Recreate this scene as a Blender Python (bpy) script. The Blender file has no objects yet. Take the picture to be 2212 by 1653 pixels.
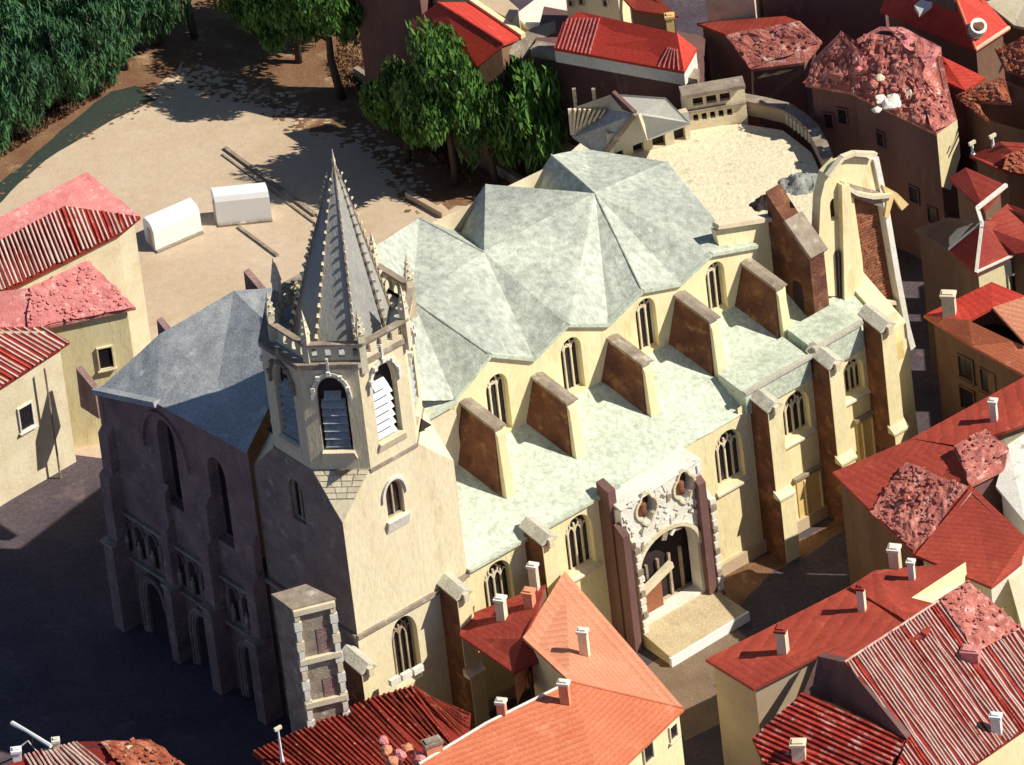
import bpy, bmesh, math, random
from mathutils import Vector, Matrix, geometry, noise
random.seed(7)
R = math.radians
# ------------------------------------------------------------------ camera, sky, sun, exposure
SC = bpy.context.scene
COL = SC.collection
S = 0.04                      # metres per photo unit (photo = 2211 x 1653 units)
PITCH, ROLL, DIST = R(35.0), R(6.8), 1000.0
CX, CY = 1105.5, 826.5
FWD = Vector((0, math.cos(PITCH), -math.sin(PITCH)))
UP0 = Vector((0, math.sin(PITCH), math.cos(PITCH)))
RT0 = Vector((1, 0, 0))
RT = RT0*math.cos(ROLL) - UP0*math.sin(ROLL)
UPV = UP0*math.cos(ROLL) + RT0*math.sin(ROLL)
CAMLOC = -FWD*DIST
cam = bpy.data.cameras.new('camera'); camo = bpy.data.objects.new('camera', cam); COL.objects.link(camo)
M = Matrix((RT, UPV, -FWD)).transposed().to_4x4(); M.translation = CAMLOC
camo.matrix_world = M
cam.sensor_width = 36; cam.lens = 36*DIST/(2211*S); cam.clip_start = 50; cam.clip_end = 6000
SC.camera = camo
SUN_EL, SUN_AZ = 43.0, -14.0          # azimuth from +X, counter-clockwise
w = bpy.data.worlds.new('World'); SC.world = w; w.use_nodes = True
nt = w.node_tree; bg = nt.nodes['Background']
sky = nt.nodes.new('ShaderNodeTexSky'); sky.sky_type = 'NISHITA'; sky.sun_disc = False
sky.sun_elevation = R(SUN_EL); sky.sun_rotation = R(90 - SUN_AZ)
sky.air_density = .5; sky.dust_density = .3; sky.ozone_density = 1.0
nt.links.new(sky.outputs[0], bg.inputs[0]); bg.inputs[1].default_value = 0.085
sl = bpy.data.lights.new('sun', 'SUN'); sl.energy = 4.7; sl.angle = R(0.5); sl.color = (1, .92, .77)
so = bpy.data.objects.new('sun', sl); COL.objects.link(so)
sd = Vector((math.cos(R(SUN_EL))*math.cos(R(SUN_AZ)), math.cos(R(SUN_EL))*math.sin(R(SUN_AZ)), math.sin(R(SUN_EL))))
so.rotation_euler = sd.to_track_quat('Z', 'Y').to_euler(); so.location = sd*200
SC.view_settings.view_transform = 'Standard'; SC.view_settings.look = 'None'
SC.view_settings.gamma = 1; SC.view_settings.exposure = 0.38; SC.view_settings.use_curve_mapping = False

# ------------------------------------------------------------------ point helpers
def ray(x, y):
    q = RT*((x-CX)*S) + UPV*(-(y-CY)*S)
    return (q - CAMLOC).normalized()
def W(x, y, z=0.0):
    d = ray(x, y); t = (z - CAMLOC.z)/d.z
    return CAMLOC + d*t
class Plane:
    """vertical plane through P0 along horizontal unit a, outward normal n"""
    def __init__(s, P0, a, flip=1):
        s.P = Vector((P0.x, P0.y, 0)); s.a = Vector((a.x, a.y, 0)).normalized()
        s.n = Vector((s.a.y, -s.a.x, 0))*flip
    def pt(s, u, z, d=0.0):
        v = s.P + s.a*u + s.n*d; v.z = z; return v
    def px(s, x, y, d=0.0):
        r = ray(x, y); P = s.P + s.n*d
        t = (P - CAMLOC).dot(s.n)/r.dot(s.n)
        q = CAMLOC + r*t
        return ((q - s.P).dot(s.a), q.z)

# ------------------------------------------------------------------ objects
LOC = {}
def thing(name, label, cat, loc, group=None, kind=None):
    o = bpy.data.objects.new(name, None); COL.objects.link(o)
    o.empty_display_size = .5
    o.location = loc; LOC[o.name] = Vector(loc)
    o['label'] = label; o['category'] = cat
    if group: o['group'] = group
    if kind: o['kind'] = kind
    return o
def mesh(name, verts, faces, mat, parent=None, smooth=False, **props):
    base = LOC[parent.name] if parent is not None else Vector((0, 0, 0))
    if parent is None and props.get('origin') is not None: base = Vector(props['origin'])
    props.pop('origin', None)
    me = bpy.data.meshes.new(name)
    me.from_pydata([Vector(v)-base for v in verts], [], faces); me.update()
    me.materials.append(mat)
    if smooth:
        for p in me.polygons: p.use_smooth = True
    o = bpy.data.objects.new(name, me); COL.objects.link(o)
    if parent is not None: o.parent = parent
    else: o.location = base
    LOC[o.name] = base
    for k, v in props.items():
        if v is not None: o[k] = v
    return o
class MB:
    def __init__(s): s.v = []; s.f = []
    def add(s, vs, fs):
        b = len(s.v); s.v += [Vector(v) for v in vs]; s.f += [tuple(b+i for i in f) for f in fs]; return s
    def hexa(s, p):   # 8 corners: bottom 4, top 4
        return s.add(p, [(3,2,1,0),(4,5,6,7),(0,1,5,4),(1,2,6,5),(2,3,7,6),(3,0,4,7)])
    def box(s, c, a, b, c2, ha, hb, hc):
        """centre c, unit axes a b c2, half sizes"""
        c = Vector(c); P = []
        for k in (-1, 1):
            for i, j in ((-1,-1),(1,-1),(1,1),(-1,1)):
                P.append(c + a*(ha*i) + b*(hb*j) + c2*(hc*k))
        return s.hexa(P)
    def bar(s, p, q, w, h, up=Vector((0,0,1))):
        p = Vector(p); q = Vector(q); d = q-p; L = d.length
        if L < 1e-5: return s
        d /= L; sd_ = d.cross(up)
        if sd_.length < 1e-4: sd_ = d.cross(Vector((1,0,0)))
        sd_.normalize(); u2 = sd_.cross(d)
        return s.box((p+q)/2, d, sd_, u2, L/2, w/2, h/2)
    def prism(s, pts, vec):
        n = len(pts); pts = [Vector(p) for p in pts]; vec = Vector(vec)
        return s.add(pts+[p+vec for p in pts], [tuple(range(n-1,-1,-1)), tuple(range(n, 2*n))]+[(i,(i+1)%n,(i+1)%n+n,i+n) for i in range(n)])
    def tube(s, pts, rad, n=8):
        rings = []
        for i, p in enumerate(pts):
            p = Vector(p); a = Vector(pts[max(i-1,0)]); b = Vector(pts[min(i+1,len(pts)-1)])
            d = (b-a).normalized(); x = d.cross(Vector((0.3,1,.1))).normalized(); y = d.cross(x)
            r = rad[i] if isinstance(rad, (list,tuple)) else rad
            rings.append([p + x*(r*math.cos(2*math.pi*k/n)) + y*(r*math.sin(2*math.pi*k/n)) for k in range(n)])
        vs = [v for r_ in rings for v in r_]; fs = []
        for i in range(len(rings)-1):
            for k in range(n): fs.append((i*n+k, i*n+(k+1)%n, (i+1)*n+(k+1)%n, (i+1)*n+k))
        fs.append(tuple(range(n-1,-1,-1))); fs.append(tuple((len(rings)-1)*n+k for k in range(n)))
        return s.add(vs, fs)
    def build(s, name, mat, parent=None, smooth=False, **props): return mesh(name, s.v, s.f, mat, parent, smooth, **props)

# ------------------------------------------------------------------ materials
def mat(name, c1, c2=None, c3=None, scale=.5, sc3=.35, th3=.56, rough=.85, bump=.3, bscale=4., stretch=(1,1,1), spec=.25, fine=.25, soft=.14, courses=0, vary=0):
    m = bpy.data.materials.new(name); m.use_nodes = True
    t = m.node_tree; N = t.nodes; L = t.links
    b = N['Principled BSDF']; b.inputs['Roughness'].default_value = rough
    b.inputs['Specular IOR Level'].default_value = spec
    tc = N.new('ShaderNodeTexCoord'); mp = N.new('ShaderNodeMapping'); mp.inputs['Scale'].default_value = stretch
    L.new(tc.outputs['Object'], mp.inputs[0])
    c2 = c2 or tuple(x*.78 for x in c1)
    def nz(sc, det=6, rg=.6):
        n = N.new('ShaderNodeTexNoise'); n.inputs['Scale'].default_value = sc; n.inputs['Detail'].default_value = det
        n.inputs['Roughness'].default_value = rg; L.new(mp.outputs[0], n.inputs['Vector']); return n
    n1 = nz(scale)
    r1 = N.new('ShaderNodeMapRange'); r1.inputs[1].default_value = .35; r1.inputs[2].default_value = .65; L.new(n1.outputs[0], r1.inputs[0])
    mx = N.new('ShaderNodeMix'); mx.data_type = 'RGBA'
    mx.inputs[6].default_value = (*c1, 1); mx.inputs[7].default_value = (*c2, 1); L.new(r1.outputs[0], mx.inputs[0])
    out = mx.outputs[2]
    n4 = nz(scale*14, 4, .7)
    r4 = N.new('ShaderNodeMapRange'); r4.inputs[1].default_value = .3; r4.inputs[2].default_value = .7
    r4.inputs[3].default_value = 1-fine; r4.inputs[4].default_value = 1+fine*.5; L.new(n4.outputs[0], r4.inputs[0])
    ml = N.new('ShaderNodeVectorMath'); ml.operation = 'SCALE'; L.new(out, ml.inputs[0]); L.new(r4.outputs[0], ml.inputs['Scale'])
    out = ml.outputs[0]
    if c3:
        n3 = nz(sc3, 9, .68)
        r3 = N.new('ShaderNodeMapRange'); r3.inputs[1].default_value = th3; r3.inputs[2].default_value = th3+soft; L.new(n3.outputs[0], r3.inputs[0])
        m3 = N.new('ShaderNodeMix'); m3.data_type = 'RGBA'; L.new(r3.outputs[0], m3.inputs[0]); L.new(out, m3.inputs[6]); m3.inputs[7].default_value = (*c3, 1)
        out = m3.outputs[2]
    if vary:
        oi = N.new('ShaderNodeObjectInfo'); rv = N.new('ShaderNodeMapRange'); rv.inputs[3].default_value = 1-vary; rv.inputs[4].default_value = 1+vary*.7; L.new(oi.outputs['Random'], rv.inputs[0])
        mv = N.new('ShaderNodeVectorMath'); mv.operation = 'SCALE'; L.new(out, mv.inputs[0]); L.new(rv.outputs[0], mv.inputs['Scale']); out = mv.outputs[0]
    L.new(out, b.inputs['Base Color'])
    if courses:
        wv = N.new('ShaderNodeTexWave'); wv.wave_type = 'BANDS'; wv.bands_direction = 'Z'; wv.wave_profile = 'SAW'
        wv.inputs['Scale'].default_value = courses; wv.inputs['Distortion'].default_value = 1.2; wv.inputs['Detail'].default_value = 3; wv.inputs['Detail Scale'].default_value = 2.0
        L.new(tc.outputs['Object'], wv.inputs['Vector'])
        rc = N.new('ShaderNodeMapRange'); rc.inputs[3].default_value = .80; rc.inputs[4].default_value = 1.10; L.new(wv.outputs['Fac'], rc.inputs[0])
        mc = N.new('ShaderNodeVectorMath'); mc.operation = 'SCALE'; L.new(out, mc.inputs[0]); L.new(rc.outputs[0], mc.inputs['Scale'])
        L.new(mc.outputs[0], b.inputs['Base Color'])
    nb = nz(bscale, 7, .6); bp = N.new('ShaderNodeBump'); bp.inputs['Strength'].default_value = bump; bp.inputs['Distance'].default_value = .12
    L.new(nb.outputs[0], bp.inputs['Height']); L.new(bp.outputs[0], b.inputs['Normal'])
    return m
MT = {}
MT['lead'] = mat('pale_lead_roofing', (.55,.59,.51), (.38,.41,.37), (.23,.24,.21), scale=.11, sc3=.30, th3=.57, bump=.7, bscale=4, fine=.38, soft=.2, rough=.7)
MT['lead_aisle'] = mat('pale_lead_sheet', (.60,.67,.56), (.50,.56,.46), (.29,.32,.25), scale=.16, sc3=.38, th3=.575, bump=.55, bscale=4, fine=.35, soft=.16, rough=.7)
MT['lead_grey'] = mat('grey_slate', (.46,.49,.50), (.30,.32,.35), (.60,.64,.62), scale=.3, sc3=.3, th3=.58, bump=.5, bscale=4, fine=.35)
MT['cream'] = mat('cream_render', (.84,.75,.47), (.78,.68,.40), (.60,.48,.25), scale=.3, sc3=.5, th3=.57, bump=.25, bscale=4, fine=.14, stretch=(1,1,.3))
MT['cream_pale'] = mat('pale_cream_stone', (.76,.69,.52), (.64,.55,.38), (.42,.34,.22), scale=.4, sc3=.4, th3=.62, bump=.25, bscale=4, fine=.15, vary=0.08)
MT['tower'] = mat('tower_stone', (.78,.70,.49), (.71,.62,.42), (.52,.43,.28), scale=.3, sc3=.45, th3=.57, bump=.3, bscale=4, fine=.16, stretch=(1,1,.3))
MT['rough_stone_shade_tone'] = mat('rough_stone_shade_darkened', (.40,.30,.25), (.28,.20,.18), (.50,.40,.33), scale=.6, sc3=.8, th3=.56, bump=1.2, bscale=5, fine=.4)  # rough stone, darkened to paint in the shade of the tower's west face
MT['coping_pale'] = mat('pale_weathered_coping', (.60,.58,.48), (.46,.44,.36), (.28,.26,.21), scale=.5, sc3=.6, th3=.58, bump=.6, fine=.3)
MT['porch'] = mat('worn_sandy_stone', (.60,.50,.32), (.50,.40,.25), (.36,.28,.17), scale=.5, sc3=.6, th3=.57, bump=.6, fine=.3)
MT['ochre'] = mat('ochre_render', (.66,.47,.19), (.72,.55,.26), (.48,.32,.12), scale=.4, sc3=.5, th3=.6, bump=.15, fine=.1)
MT['white'] = mat('white_limewash', (.82,.80,.74), (.70,.68,.60), (.30,.22,.16), scale=.6, sc3=.8, th3=.60, bump=.4, fine=.2)
MT['white_paint'] = mat('white_paint', (.80,.83,.86), (.76,.79,.82), None, scale=.5, bump=.03, fine=.03, rough=.5)
MT['coping'] = mat('stone_coping', (.38,.32,.25), (.24,.19,.15), (.55,.51,.43), scale=.8, sc3=.7, th3=.56, bump=.5, bscale=5, fine=.35)
MT['brick'] = mat('brown_brick_shade_toned', (.24,.10,.055), (.12,.05,.035), (.36,.18,.08), scale=.6, sc3=.7, th3=.54, bump=1.2, bscale=6, fine=.4)  # brown brick, dark tone also puts shade into the buttresses' west sides
MT['brick_red'] = mat('red_brick', (.34,.14,.075), (.26,.10,.055), (.44,.22,.12), scale=.8, sc3=.9, th3=.58, bump=.5, bscale=6, fine=.3, vary=0.3)
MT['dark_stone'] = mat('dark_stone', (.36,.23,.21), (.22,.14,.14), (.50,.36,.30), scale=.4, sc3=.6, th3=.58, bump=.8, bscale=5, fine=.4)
MT['brown_wall'] = mat('brown_render', (.24,.14,.09), (.17,.095,.065), (.32,.20,.12), scale=.3, sc3=.4, th3=.6, bump=.2, fine=.15, stretch=(1,1,.4))
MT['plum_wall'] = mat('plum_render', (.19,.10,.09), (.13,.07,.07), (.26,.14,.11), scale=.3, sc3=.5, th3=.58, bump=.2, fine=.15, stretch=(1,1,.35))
MT['tan_wall'] = mat('tan_render', (.56,.44,.30), (.48,.37,.25), (.36,.27,.18), scale=.3, sc3=.3, th3=.6, bump=.12, fine=.08)
MT['red'] = mat('red_sheet_roof', (.44,.075,.045), (.34,.05,.035), (.52,.15,.09), scale=.25, sc3=.4, th3=.6, bump=.12, bscale=5, fine=.26, rough=.75, courses=1.8)
MT['red_dark'] = mat('dark_red_roof', (.36,.062,.040), (.28,.035,.028), (.45,.09,.06), scale=.3, sc3=.5, th3=.6, bump=.15, bscale=5, fine=.26, rough=.75, courses=1.8)
MT['red_bright'] = mat('bright_red_roof', (.64,.07,.045), (.56,.055,.038), (.66,.15,.10), scale=.25, sc3=.4, th3=.6, bump=.12, fine=.26, rough=.7, courses=1.8)
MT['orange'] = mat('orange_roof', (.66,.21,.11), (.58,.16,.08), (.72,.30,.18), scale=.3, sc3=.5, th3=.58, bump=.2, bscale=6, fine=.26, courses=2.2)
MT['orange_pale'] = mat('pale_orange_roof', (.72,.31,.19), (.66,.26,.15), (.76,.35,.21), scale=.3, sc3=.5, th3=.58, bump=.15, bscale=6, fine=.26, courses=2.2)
MT['rust'] = mat('crumbled_clay_tile', (.60,.22,.18), (.44,.13,.11), (.76,.48,.43), scale=.8, sc3=1.2, th3=.54, bump=1, bscale=5, fine=.5, vary=0.15)
MT['rust2'] = mat('crumbled_orange_tile', (.52,.17,.09), (.38,.09,.05), (.66,.38,.26), scale=.8, sc3=1.2, th3=.54, bump=1, bscale=5, fine=.5)
MT['pinkroof'] = mat('pink_clay_roof', (.72,.28,.27), (.60,.19,.19), (.80,.50,.47), scale=1.0, sc3=1.4, th3=.55, bump=.8, bscale=6, fine=.35)
MT['tile_base'] = mat('tile_channel_red', (.30,.030,.022), (.22,.02,.018), None, scale=.6, bump=.6, fine=.4)
MT['tile_red'] = mat('tile_row_red', (.58,.09,.06), (.36,.04,.03), (.62,.40,.34), scale=1.2, sc3=.9, th3=.53, bump=.6, fine=.4, vary=0.35)
MT['tile_pale'] = mat('tile_row_pale', (.68,.52,.46), (.58,.34,.29), (.46,.13,.09), scale=1.2, sc3=.6, th3=.58, bump=.6, fine=.35, vary=0.25)
MT['tile_maroon'] = mat('tile_row_maroon', (.30,.045,.022), (.20,.025,.016), (.55,.30,.16), scale=1.5, sc3=1.6, th3=.57, bump=.9, fine=.5, vary=0.4)
MT['glass'] = mat('dark_glass', (.018,.016,.022), (.03,.022,.028), None, scale=1.2, bump=.05, fine=.3, rough=.25, spec=.5)
MT['interior'] = mat('dark_interior', (.03,.02,.022), (.045,.03,.028), None, scale=.6, bump=.1)
MT['tracery'] = mat('window_tracery', (.50,.42,.30), (.36,.28,.19), None, scale=1, bump=.4, fine=.3)
MT['sand'] = mat('sandy_ground', (.58,.47,.36), (.52,.40,.28), (.46,.32,.20), scale=.09, sc3=.14, th3=.56, bump=.35, bscale=3, fine=.12, soft=.2)
MT['terrace'] = mat('pale_gravel', (.80,.73,.54), (.73,.65,.47), (.40,.32,.17), scale=.15, sc3=.5, th3=.60, bump=.9, bscale=3, fine=.25, soft=.07)
MT['street'] = mat('dark_street', (.11,.085,.10), (.07,.055,.07), (.17,.125,.12), scale=.2, sc3=.3, th3=.58, bump=.3, bscale=4, fine=.4)
MT['pav'] = mat('grey_sheet_roof', (.46,.46,.42), (.40,.40,.37), (.30,.30,.28), scale=.3, sc3=.5, th3=.6, bump=.15, fine=.12)
MT['earth'] = mat('brown_earth', (.26,.15,.085), (.18,.09,.05), (.42,.28,.17), scale=.4, sc3=.35, th3=.55, bump=.7, bscale=3, fine=.4)
MT['path'] = mat('gravel_path', (.24,.17,.115), (.19,.13,.09), None, scale=.4, bump=.6, fine=.35)
MT['dark_green_strip'] = mat('dark_green_ground', (.040,.055,.045), (.03,.042,.038), (.06,.06,.04), scale=.2, bump=.4, fine=.3)
MT['leaf'] = mat('broad_leaf_green', (.11,.23,.045), (.06,.15,.035), (.28,.30,.05), scale=.35, sc3=.3, th3=.6, bump=.1, rough=.5, fine=.3, vary=0.3)
MT['conifer'] = mat('blue_green_needles', (.10,.22,.08), (.05,.14,.08), (.22,.28,.06), scale=.35, sc3=.3, th3=.58, bump=.1, rough=.7, fine=.3, vary=0.3)
MT['bark'] = mat('bark', (.11,.08,.06), (.06,.045,.04), (.26,.21,.17), scale=1.2, sc3=1, th3=.6, bump=1, fine=.4, stretch=(1,1,.3))
MT['moss'] = mat('grey_scree', (.36,.38,.36), (.22,.23,.22), None, scale=1, bump=1, fine=.5)

# ------------------------------------------------------------------ generic builders
def bloop(faces):
    """ordered boundary loop of a set of index faces"""
    e = {}
    for f in faces:
        for i in range(len(f)):
            a, b = f[i], f[(i+1) % len(f)]
            e[(a, b)] = 1
    nx = {}
    for (a, b) in e:
        if (b, a) not in e: nx[a] = b
    s = next(iter(nx)); loop = [s]; c = nx[s]
    while c != s and len(loop) < 200:
        loop.append(c); c = nx[c]
    return loop
def fix_wind(V, faces):
    out = []
    for f in faces:
        n = Vector((0,0,0))
        for i in range(len(f)):
            a = V[f[i]]; b = V[f[(i+1) % len(f)]]; n += Vector(((a.y-b.y)*(a.z+b.z), (a.z-b.z)*(a.x+b.x), (a.x-b.x)*(a.y+b.y)))
        out.append(tuple(f) if n.z > 0 else tuple(reversed(f)))
    return out
def inset2d(P, d):
    n = len(P); out = []
    area = sum(P[i].x*P[(i+1)%n].y-P[(i+1)%n].x*P[i].y for i in range(n))
    sg = 1 if area > 0 else -1
    for i in range(n):
        a, b, c = P[i-1], P[i], P[(i+1) % n]
        e1 = Vector((b.x-a.x, b.y-a.y, 0)); e2 = Vector((c.x-b.x, c.y-b.y, 0))
        if e1.length < 1e-6 or e2.length < 1e-6: out.append(b.copy()); continue
        e1.normalize(); e2.normalize()
        n1 = Vector((-e1.y, e1.x, 0))*sg; n2 = Vector((-e2.y, e2.x, 0))*sg
        m = n1+n2
        m = m/max(m.dot(n1), .35) if m.length > 1e-3 else n1
        q = b + m*d; q.z = b.z; out.append(q)
    return out
class House:
    """pts: dict key -> (x, y, z) in photo units and metres; facets: list of (keys, material[, style])"""
    def __init__(s, name, label, cat, pts, facets, wall='cream', zb=0.0, th=.28, inset=.4, group=None, walls=True, wallmats=None, outline=None):
        s.w = {k: W(*v) for k, v in pts.items()}
        c = sum(s.w.values(), Vector())/len(s.w); c.z = zb
        s.o = thing(name, label, cat, c, group)
        keys = list(s.w); idx = {k: i for i, k in enumerate(keys)}; V = [s.w[k] for k in keys]
        F = fix_wind(V, [[idx[k] for k in f[0]] for f in facets])
        loop = bloop(F); s.loop = [V[i] for i in loop]; s.loopk = [keys[i] for i in loop]
        bymat = {}
        for f, fa in zip(F, facets): bymat.setdefault(fa[1], []).append(f)
        for m_, fs in bymat.items():
            mb = MB(); used = sorted({i for f in fs for i in f}); mp = {i: k for k, i in enumerate(used)}
            n = len(used); vs = [V[i] for i in used]+[V[i]-Vector((0,0,th)) for i in used]
            ff = [tuple(mp[i] for i in f) for f in fs]
            lp = {}
            for f in ff:
                for i in range(len(f)): lp[(f[i], f[(i+1)%len(f)])] = 1
            sides = [(a, a+n, b+n, b) for (a, b) in lp if (b, a) not in lp]
            mb.add(vs, ff+[tuple(i+n for i in reversed(f)) for f in ff]+sides)
            r = mb.build('roof', MT[m_], s.o)
            s.roof = r
        if walls:
            P = outline and [W(*q) for q in outline] or s.loop
            q = inset2d(P, inset); n = len(q)
            for i in range(n):
                a, b = q[i].copy(), q[(i+1)%n].copy(); a.z -= th*.6; b.z -= th*.6
                if (a-b).length < .05: continue
                wm = (wallmats or {}).get(i, wall)
                o = mesh('wall', [Vector((a.x,a.y,zb)), Vector((b.x,b.y,zb)), b, a], [(0,1,2,3)], MT[wm], s.o)
            s.q = q
    def rough(s, ks, mt, amp=.22, res=.45, tiles=True, seed=0):
        rough_patch(s.o, [s.w[k] for k in ks], mt, amp, res, seed)
    def chimney(s, x, y, z, wd=.7, dp=.6, h=2.0, mt='cream_pale', cap='white', ang=None, label=None):
        p = W(x, y, z)
        a = Vector((math.cos(R(ang if ang is not None else 30)), math.sin(R(ang if ang is not None else 30)), 0)); b = Vector((-a.y, a.x, 0)); zz = Vector((0,0,1))
        c = MB().box(p+zz*(h/2-.5), a, b, zz, wd/2, dp/2, h/2+.5).build('chimney', MT[mt], s.o)
        MB().box(p+zz*(h+.12), a, b, zz, wd/2+.1, dp/2+.1, .12).box(p+zz*(h+.3), a, b, zz, wd/2-.08, dp/2-.08, .08).build('chimney_cap', MT[cap], c)
        return c
    def window(s, i, x, y, wd=1.2, h=1.8, mt='cream_pale', panes=2, sill=True):
        """on wall i (between corner i and i+1) at photo point x, y"""
        a, b = s.q[i], s.q[(i+1)%len(s.q)]
        add_window(s.o, a, b, x, y, wd, h, mt, panes, sill, s)
def add_window(parent, a, b, x, y, wd, h, mt='cream_pale', panes=2, sill=True, hs=None):
    d = Vector((b.x-a.x, b.y-a.y, 0)).normalized()
    pl = Plane(a, d)
    if pl.n.dot(-FWD) < 0: pl = Plane(a, d, -1)
    u, z = pl.px(x, y)
    rect_window(parent, pl, u, z, wd, h, mt, panes, sill)
def rect_window(parent, pl, u, z, wd, h, mt='cream_pale', panes=2, sill=True, d0=0.0):
    zz = Vector((0,0,1)); f = MB(); t = .12
    for (uu, z0, hw, hh) in ((u-wd/2, z, t/2, h/2+t/2), (u+wd/2, z, t/2, h/2+t/2), (u, z+h/2, wd/2-t/2, t/2), (u, z-h/2, wd/2-t/2, t/2)):
        f.box(pl.pt(uu, z0, d0+.09), pl.a, pl.n, zz, hw, .09, hh)
    fo = f.build('window', MT[mt], parent)
    for k in range(panes):
        pw = (wd-t)/panes
        MB().box(pl.pt(u-wd/2+t/2+pw*(k+.5), z, d0+.03), pl.a, pl.n, zz, pw/2-.03, .012, h/2-t/2-.01).build('pane', MT['glass'], fo)
    if sill:
        MB().box(pl.pt(u, z-h/2-t, d0+.17), pl.a, pl.n, zz, wd/2+.2, .17, .06).build('sill', MT[mt], fo)
def subdiv_facet(P, res):
    """grid over a 3 or 4 sided facet -> (nu, nv, func)"""
    if len(P) == 3: P = [P[0], P[1], P[2], P[2]]
    if len(P) > 4: return None
    A, B, C, D = P
    nu = max(2, int(max((B-A).length, (C-D).length)/res)); nv = max(2, int(max((D-A).length, (C-B).length)/res))
    return nu, nv, lambda u, v: (A.lerp(B, u)).lerp(D.lerp(C, u), v)
def rough_patch(parent, P, mt, amp=.22, res=.45, seed=0, name='tile_layer'):
    """crumbled clay tiles: real relief over the facet plus loose tile pieces"""
    n = (P[1]-P[0]).cross(P[2]-P[0]).normalized()
    if n.z < 0: n = -n
    nu, nv, fn = subdiv_facet(P, res)
    vs = []; fs = []
    for j in range(nv+1):
        for i in range(nu+1):
            u, v = i/nu, j/nv; p = fn(u, v)
            e = min(1, min(u, 1-u, v, 1-v)*6+.25)
            h = noise.fractal(p*.9+Vector((seed,0,0)), 1.0, 2.2, 5)*amp*1.3 + abs(noise.noise(p*3.1))*amp*.8
            jit = Vector((noise.noise(p*.8+Vector((9,0,0))), noise.noise(p*.8+Vector((0,7,0))), 0))*.35*(1 if e < .7 else .3)
            vs.append(p + n*(.06+max(h, -amp*.3)*e) + jit)
    for j in range(nv):
        for i in range(nu): fs.append((j*(nu+1)+i, j*(nu+1)+i+1, (j+1)*(nu+1)+i+1, (j+1)*(nu+1)+i))
    mesh(name, vs, fs, MT[mt], parent)
    rnd = random.Random(seed+3); mb = MB()
    a = (fn(1,.5)-fn(0,.5)).normalized(); b = n.cross(a).normalized()
    cnt = int(((P[1]-P[0]).cross(P[2]-P[0])).length*4)
    for k in range(min(cnt, 2600)):
        p = fn(rnd.random(), rnd.random()) + n*(.08+rnd.random()*amp*.9)
        an = rnd.gauss(0, .5); a2 = a*math.cos(an)+b*math.sin(an); b2 = n.cross(a2); t2 = (n+a*rnd.gauss(0,.3)+b*rnd.gauss(0,.3)).normalized()
        sz = rnd.uniform(.08,.19)
        mb.box(p, a2, b2, t2, sz, sz*rnd.uniform(.5,.9), .045)
    mb.build('loose_tiles', MT[mt], parent, kind='stuff')
def ribs(parent, A, B, C, D, n, mt, wf=.5, h=.13, wob=.10, seed=0, name='tile_row', segs=5, alt=None):
    """n raised tile rows from edge A-B (top) down to edge D-C (bottom)"""
    rnd = random.Random(seed)
    nm = (B-A).cross(D-A).normalized()
    if nm.z < 0: nm = -nm
    for i in range(n):
        t = (i+.5)/n; p = A.lerp(B, t); q = D.lerp(C, t); L = (q-p).length
        if L < .4: continue
        d = (q-p)/L; sd_ = d.cross(nm).normalized()
        sp = ((B-A).length*(1)+(C-D).length)/2/n
        w0 = sp*wf*rnd.uniform(.75, 1.15)/2
        vs = []; fs = []
        q = q + d*rnd.uniform(-.15,.12)
        for k in range(segs+1):
            c = p.lerp(q, k/segs) + sd_*rnd.gauss(0, wob*sp)
            ww = w0*rnd.uniform(.8,1.15); hh = h*rnd.uniform(.8,1.2)
            vs += [c-sd_*ww+nm*.01, c-sd_*ww*.6+nm*hh, c+sd_*ww*.6+nm*hh, c+sd_*ww+nm*.01]
            if k:
                b = 4*(k-1)
                fs += [(b+0,b+4,b+5,b+1),(b+1,b+5,b+6,b+2),(b+2,b+6,b+7,b+3)]
        fs += [(0,1,2,3), (4*segs+3,4*segs+2,4*segs+1,4*segs)]
        m_ = mt if not alt or i % 2 else alt
        mesh(name, vs, fs, MT[m_], parent)
def on_pl(x, y, A, B, C):
    n = (B-A).cross(C-A); d = ray(x, y); return CAMLOC + d*((A-CAMLOC).dot(n)/d.dot(n))
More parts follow.
